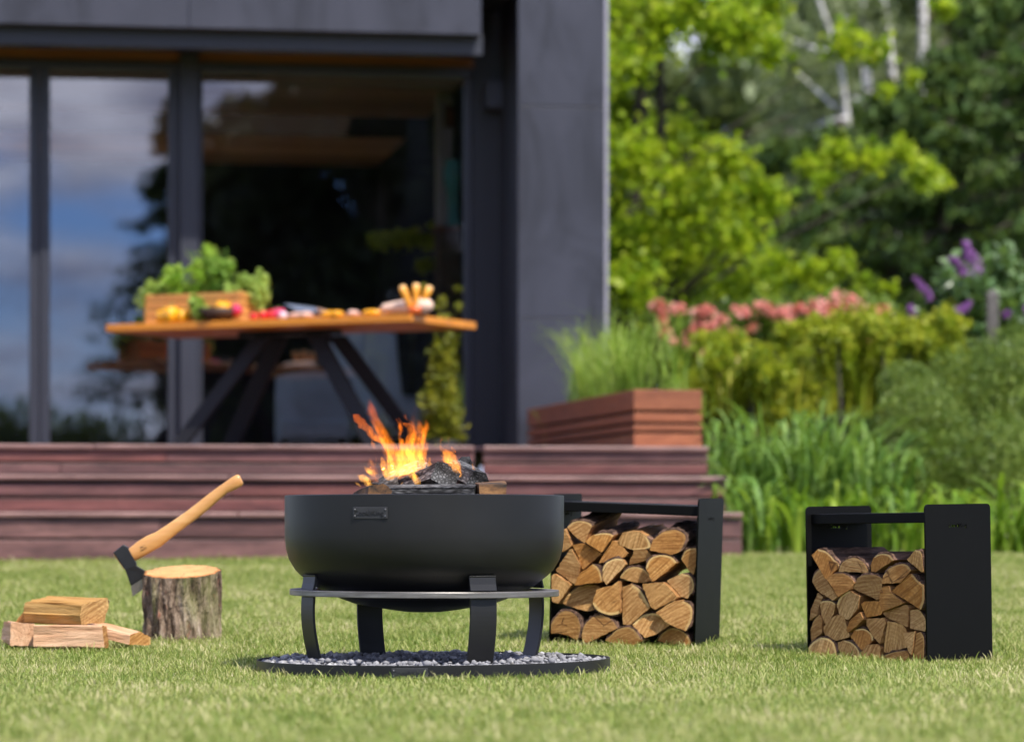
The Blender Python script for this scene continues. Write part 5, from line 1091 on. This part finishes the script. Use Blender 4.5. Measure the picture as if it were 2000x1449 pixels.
# ================================================================== BURNING LOGS
t = NT('charred_wood'); v = t.coord((1, .45, 1)); vo = t.n('ShaderNodeTexVoronoi', {'Vector': t.n('ShaderNodeMapping', {'Vector': v, 'Scale': (105, 62, 105)}).outputs[0], 'Scale': 1., 'Randomness': 1.}, feature='DISTANCE_TO_EDGE').outputs[0]; n1 = t.noise(v, 14, 4); n2 = t.noise(v, 150, 3)
c = t.ramp(vo, [(.0, (.003, .003, .003)), (.12, (.008, .0075, .0075)), (.32, (.035, .034, .035))]); c = t.mix(t.math('MULTIPLY', t.ramp(n1, [(.42, (0,)*3), (.62, (1,)*3)]), t.math('MULTIPLY', n2, t.math('ADD', vo, .12))), c, (.60, .59, .58))
t.pbr(c, .8, normal=t.bump(vo, .6, .003), spec=.25)
t = NT('scorched_wood'); v = t.coord((26, 7, 26)); n1 = t.noise(v, .8, 6, .7); c = t.ramp(n1, [(.38, (.012, .008, .006)), (.54, (.13, .06, .02)), (.72, (.33, .17, .06))]); t.pbr(c, .85, normal=t.bump(n1, .6, .004))
CH, SCO = MATS['charred_wood'], MATS['scorched_wood']
def fireLog(ax_, ay_, bx_, by_, Ya, Yb, w, h, lab, seedv, roll=0, em=CH, sm=CH):
    """log from its near end photo point a to far end photo point b (centre line)"""
    A_, B_ = P(ax_, ay_, Ya), P(bx_, by_, Yb); yv = (B_ - A_); Ln = yv.length; yv.normalize(); xv = yv.cross(Vector((0, 0, 1))).normalized(); zv = xv.cross(yv); M = Matrix(((xv.x, yv.x, zv.x, A_.x), (xv.y, yv.y, zv.y, A_.y), (xv.z, yv.z, zv.z, A_.z), (0, 0, 0, 1))) @ Matrix.Rotation(R(roll), 4, 'Y')
    return split_log([(-w/2, -h/2), (w*.42, -h*.5), (w/2, h*.25), (w*.12, h/2), (-w*.48, h*.3)], set(), M, Ln, 'burning_log', lab, 'logs burning in the bowl', seedv, mats=[em, sm])
fireLog(985, 955, 928, 957, 9.50, 9.47, .055, .052, 'scorched brown end piece of the front burning log', 401, 0, SCO, SCO)
fireLog(929, 959, 735, 961, 9.46, 9.50, .058, .040, 'ash grey charred log lying across the front of the bowl', 402, 0)
fireLog(742, 962, 712, 985, 9.40, 9.75, .07, .055, 'scorched brown log end at the left front of the fire', 403, 10, SCO, SCO)
fireLog(872, 925, 790, 958, 9.62, 9.85, .085, .075, 'charred tilted log rising in the middle of the fire', 404, 25)
fireLog(935, 938, 885, 915, 9.72, 9.95, .06, .06, 'blackened log at the right behind the tilted one', 405, 30)
fireLog(735, 958, 830, 915, 9.75, 9.95, .06, .05, 'charred log behind the flames at the left', 406, 15)
fireLog(905, 900, 925, 960, 9.95, 10.0, .05, .05, 'black log stub at the back right of the fire', 407, 20)
# glowing ember bed under them
ebd = MB().lathe([(0, .02), (.15, .018), (.28, .0), (.38, -.03), (.395, -.05)], 48).build('ember_bed', plain('ash_and_char', (.03, .03, .032), .95, 0, .6, 40, .8), None); ebd.location = (BX, BY, .47); tag(ebd, 'dark bed of ash and charcoal inside the fire bowl', 'embers', kind='stuff')

# ---- flames: closed tapering tongues filled with a glowing volume
t = NT('flame_glow'); tcn = t.n('ShaderNodeTexCoord'); v = tcn.outputs['Object']; sep = t.n('ShaderNodeSeparateXYZ', {0: v}); z = sep.outputs[2]
nzf = t.noise(t.n('ShaderNodeMapping', {'Vector': v, 'Scale': (95, 95, 20), 'Rotation': (0, .4, 0)}).outputs[0], 1., 4, .65, 1.6)
hf = t.math('MULTIPLY', z, 1 / .30)
col = t.ramp(hf, [(.0, (1, .52, .11)), (.22, (1, .40, .045)), (.5, (1, .25, .014)), (1., (1, .13, .008))])
stg = t.ramp(hf, [(.0, (.72,)*3), (.25, (.80,)*3), (.6, (.62,)*3), (1., (.36,)*3)])
stg = t.math('MULTIPLY', stg, t.ramp(nzf, [(.38, (.03,)*3), (.60, (1.2,)*3)])); stg = t.math('MULTIPLY', stg, 33.)
em = t.n('ShaderNodeEmission', {'Color': col, 'Strength': stg}); t.t.links.new(em.outputs[0], t.out.inputs['Volume'])
t2 = NT('flame_veil'); v = t2.n('ShaderNodeTexCoord').outputs['Object']; zz_ = t2.n('ShaderNodeSeparateXYZ', {0: v}).outputs[2]
nv = t2.noise(t2.n('ShaderNodeMapping', {'Vector': v, 'Scale': (45, 45, 9), 'Rotation': (0, .4, 0)}).outputs[0], 1., 4, .65, 1.8)
sv = t2.math('MULTIPLY', t2.math('MULTIPLY', t2.ramp(t2.math('MULTIPLY', zz_, 3.6), [(0, (1,)*3), (.5, (.55,)*3), (1, (.12,)*3)]), t2.ramp(nv, [(.40, (0.,)*3), (.66, (1.,)*3)])), 20.)
ev = t2.n('ShaderNodeEmission', {'Color': (1, .24, .02, 1), 'Strength': sv}); t2.t.links.new(ev.outputs[0], t2.out.inputs['Volume'])
fire = empty('fire', (at(790, 9.7), 9.7, .525)); tag(fire, 'orange flames leaping up from the burning logs in the bowl', 'fire'); fo = Vector(fire.location)
TG = [([(720,920),(730,800),(700,700),(690,600),(640,520)], [120,130,90,60,4]), ([(820,880),(830,760),(800,640),(810,520),(800,420)], [90,100,80,60,4]), ([(900,800),(890,700),(900,600),(880,520)], [50,60,50,4]), ([(560,930),(520,850),(480,780),(450,700)], [80,80,50,4]), ([(1180,900),(1170,820),(1140,740),(1110,690)], [50,60,40,4]), ([(980,860),(960,780),(950,700)], [60,50,4]), ([(640,900),(600,760),(560,640),(470,470),(400,330),(350,200),(315,95)], [60,75,80,62,50,42,4]), ([(560,700),(470,560),(390,500),(280,390),(200,300),(150,265)], [10,34,44,56,50,8]),
 ([(700,890),(680,760),(660,640),(665,560),(650,500)], [90,90,66,40,4]), ([(600,900),(560,800),(540,720),(500,650)], [60,62,44,4]), ([(790,830),(760,700),(755,560),(770,450),(730,380),(680,345)], [50,64,66,50,36,4]),
 ([(850,800),(860,640),(880,500),(860,400),(850,310)], [20,38,56,44,4]), ([(900,560),(905,450),(925,380),(930,320)], [8,40,36,4]), ([(840,800),(780,720),(720,640),(690,560)], [46,50,40,4]), ([(945,640),(920,540),(900,480)], [3,22,8]),
 ([(1255,910),(1235,800),(1180,720),(1110,650),(1060,575)], [44,64,66,40,4]), ([(1235,720),(1215,650),(1195,600)], [14,46,6]), ([(1450,890),(1425,830),(1400,775)], [20,34,4]), ([(1280,930),(1285,860),(1290,790)], [26,24,3]),
 ([(350,1040),(310,980),(255,930),(205,900)], [28,46,44,4]), ([(400,900),(350,880),(310,845),(270,805)], [20,36,34,4]), ([(240,1020),(210,990),(185,975)], [12,26,4]),
 ([(640,540),(650,450),(650,370),(600,300)], [12,26,22,3]), ([(770,300),(790,240),(820,170)], [16,14,3]), ([(735,330),(700,290),(705,260)], [10,22,3]), ([(1085,570),(1075,520),(1085,475)], [10,24,3]), ([(1165,590),(1155,530),(1165,485)], [8,16,3]),
 ([(400,840),(400,740),(390,640)], [8,12,3]), ([(360,800),(345,760),(335,730)], [8,22,3]), ([(860,1000),(810,940),(760,860),(745,800)], [40,50,30,4]), ([(900,1010),(910,960),(930,900)], [34,30,4]), ([(640,1030),(720,1005),(800,1010),(870,1020)], [14,56,34,6]), ([(500,900),(520,830),(525,780)], [8,20,3]), ([(380,620),(370,580),(350,540)], [20,44,6])]
for k, (pts, wd) in enumerate(TG):
    rd = random.Random(900 + k); Yk = 9.7 + rd.uniform(-.10, .10); q = [P(660 + x/5.367, 760 + y/5.367, Yk) for x, y in pts]
    for i, p in enumerate(q): p.y += .03 * math.sin(i * 1.3 + k)
    q = [p - fo for p in q]; rr = [w / 5.367 / F * 9.7 * .92 for w in wd]
    S = []; RR = []; nq = len(q)
    for i in range(nq - 1):
        p0, p1, p2, p3 = q[max(i-1, 0)], q[i], q[i+1], q[min(i+2, nq-1)]
        for j in range(5):
            u = j / 5; S.append(.5 * ((2*p1) + (p2-p0)*u + (2*p0-5*p1+4*p2-p3)*u*u + (3*p1-p0-3*p2+p3)*u**3)); RR.append(max(.0006, rr[i] + (rr[i+1]-rr[i]) * u))
    S.append(q[-1]); RR.append(.0004); RR[0] *= .35
    if len(q) <= 3: RR = [a * .62 for a in RR]
    S = [p + Vector((rd.gauss(0, .0016), 0, rd.gauss(0, .0012))) for p in S]; RR = [a * rd.uniform(.8, 1.15) for a in RR]
    mb = MB(); mb.tube(S, RR, 10, flat=.75); mb.build('flame_tongue', MATS['flame_glow'], fire)
    if len(q) > 3:          # thin licking strands beside each large tongue
        for w_ in range(3):
            o_ = Vector((rd.uniform(-1, 1) * rr[1] * 1.15, rd.uniform(-.03, .03), rd.uniform(-.01, .012))); lo = rd.randrange(0, len(S) // 3); hi = rd.randrange(len(S) * 2 // 3, len(S)); q2 = [p * 1. + o_ * (.4 + .6 * i / len(S)) for i, p in enumerate(S)][lo:hi]
            n2 = len(q2); r2_ = [max(.0005, .0065 * rd.uniform(.7, 1.3) * math.sin(math.pi * (i + .3) / n2) ** .8) for i in range(n2)]
            mb = MB(); mb.tube(q2, r2_, 8, flat=.8); mb.build('flame_tongue', MATS['flame_glow'], fire)

for k, (pts, wd) in enumerate((([(680,930),(600,740),(500,540),(400,350),(330,180)], [120,190,170,120,20]), ([(800,930),(790,740),(800,540),(800,380),(790,250)], [120,200,190,140,20]), ([(400,1000),(380,880),(340,780),(330,700)], [60,110,90,10]), ([(1290,960),(1230,830),(1160,690),(1130,560)], [60,120,110,16]))):
    q = [P(660 + x/5.367, 760 + y/5.367, 9.72 + .02 * k) - fo for x, y in pts]; S = []; RR = []; rr = [w / 5.367 / F * 9.7 * .5 for w in wd]
    for i in range(len(q) - 1):
        for j in range(4): u = j / 4; S.append(q[i].lerp(q[i+1], u)); RR.append(rr[i] + (rr[i+1] - rr[i]) * u)
    S.append(q[-1]); RR.append(.001); mb = MB(); mb.tube(S, RR, 12, flat=.6); mb.build('flame_veil', MATS['flame_veil'], fire)
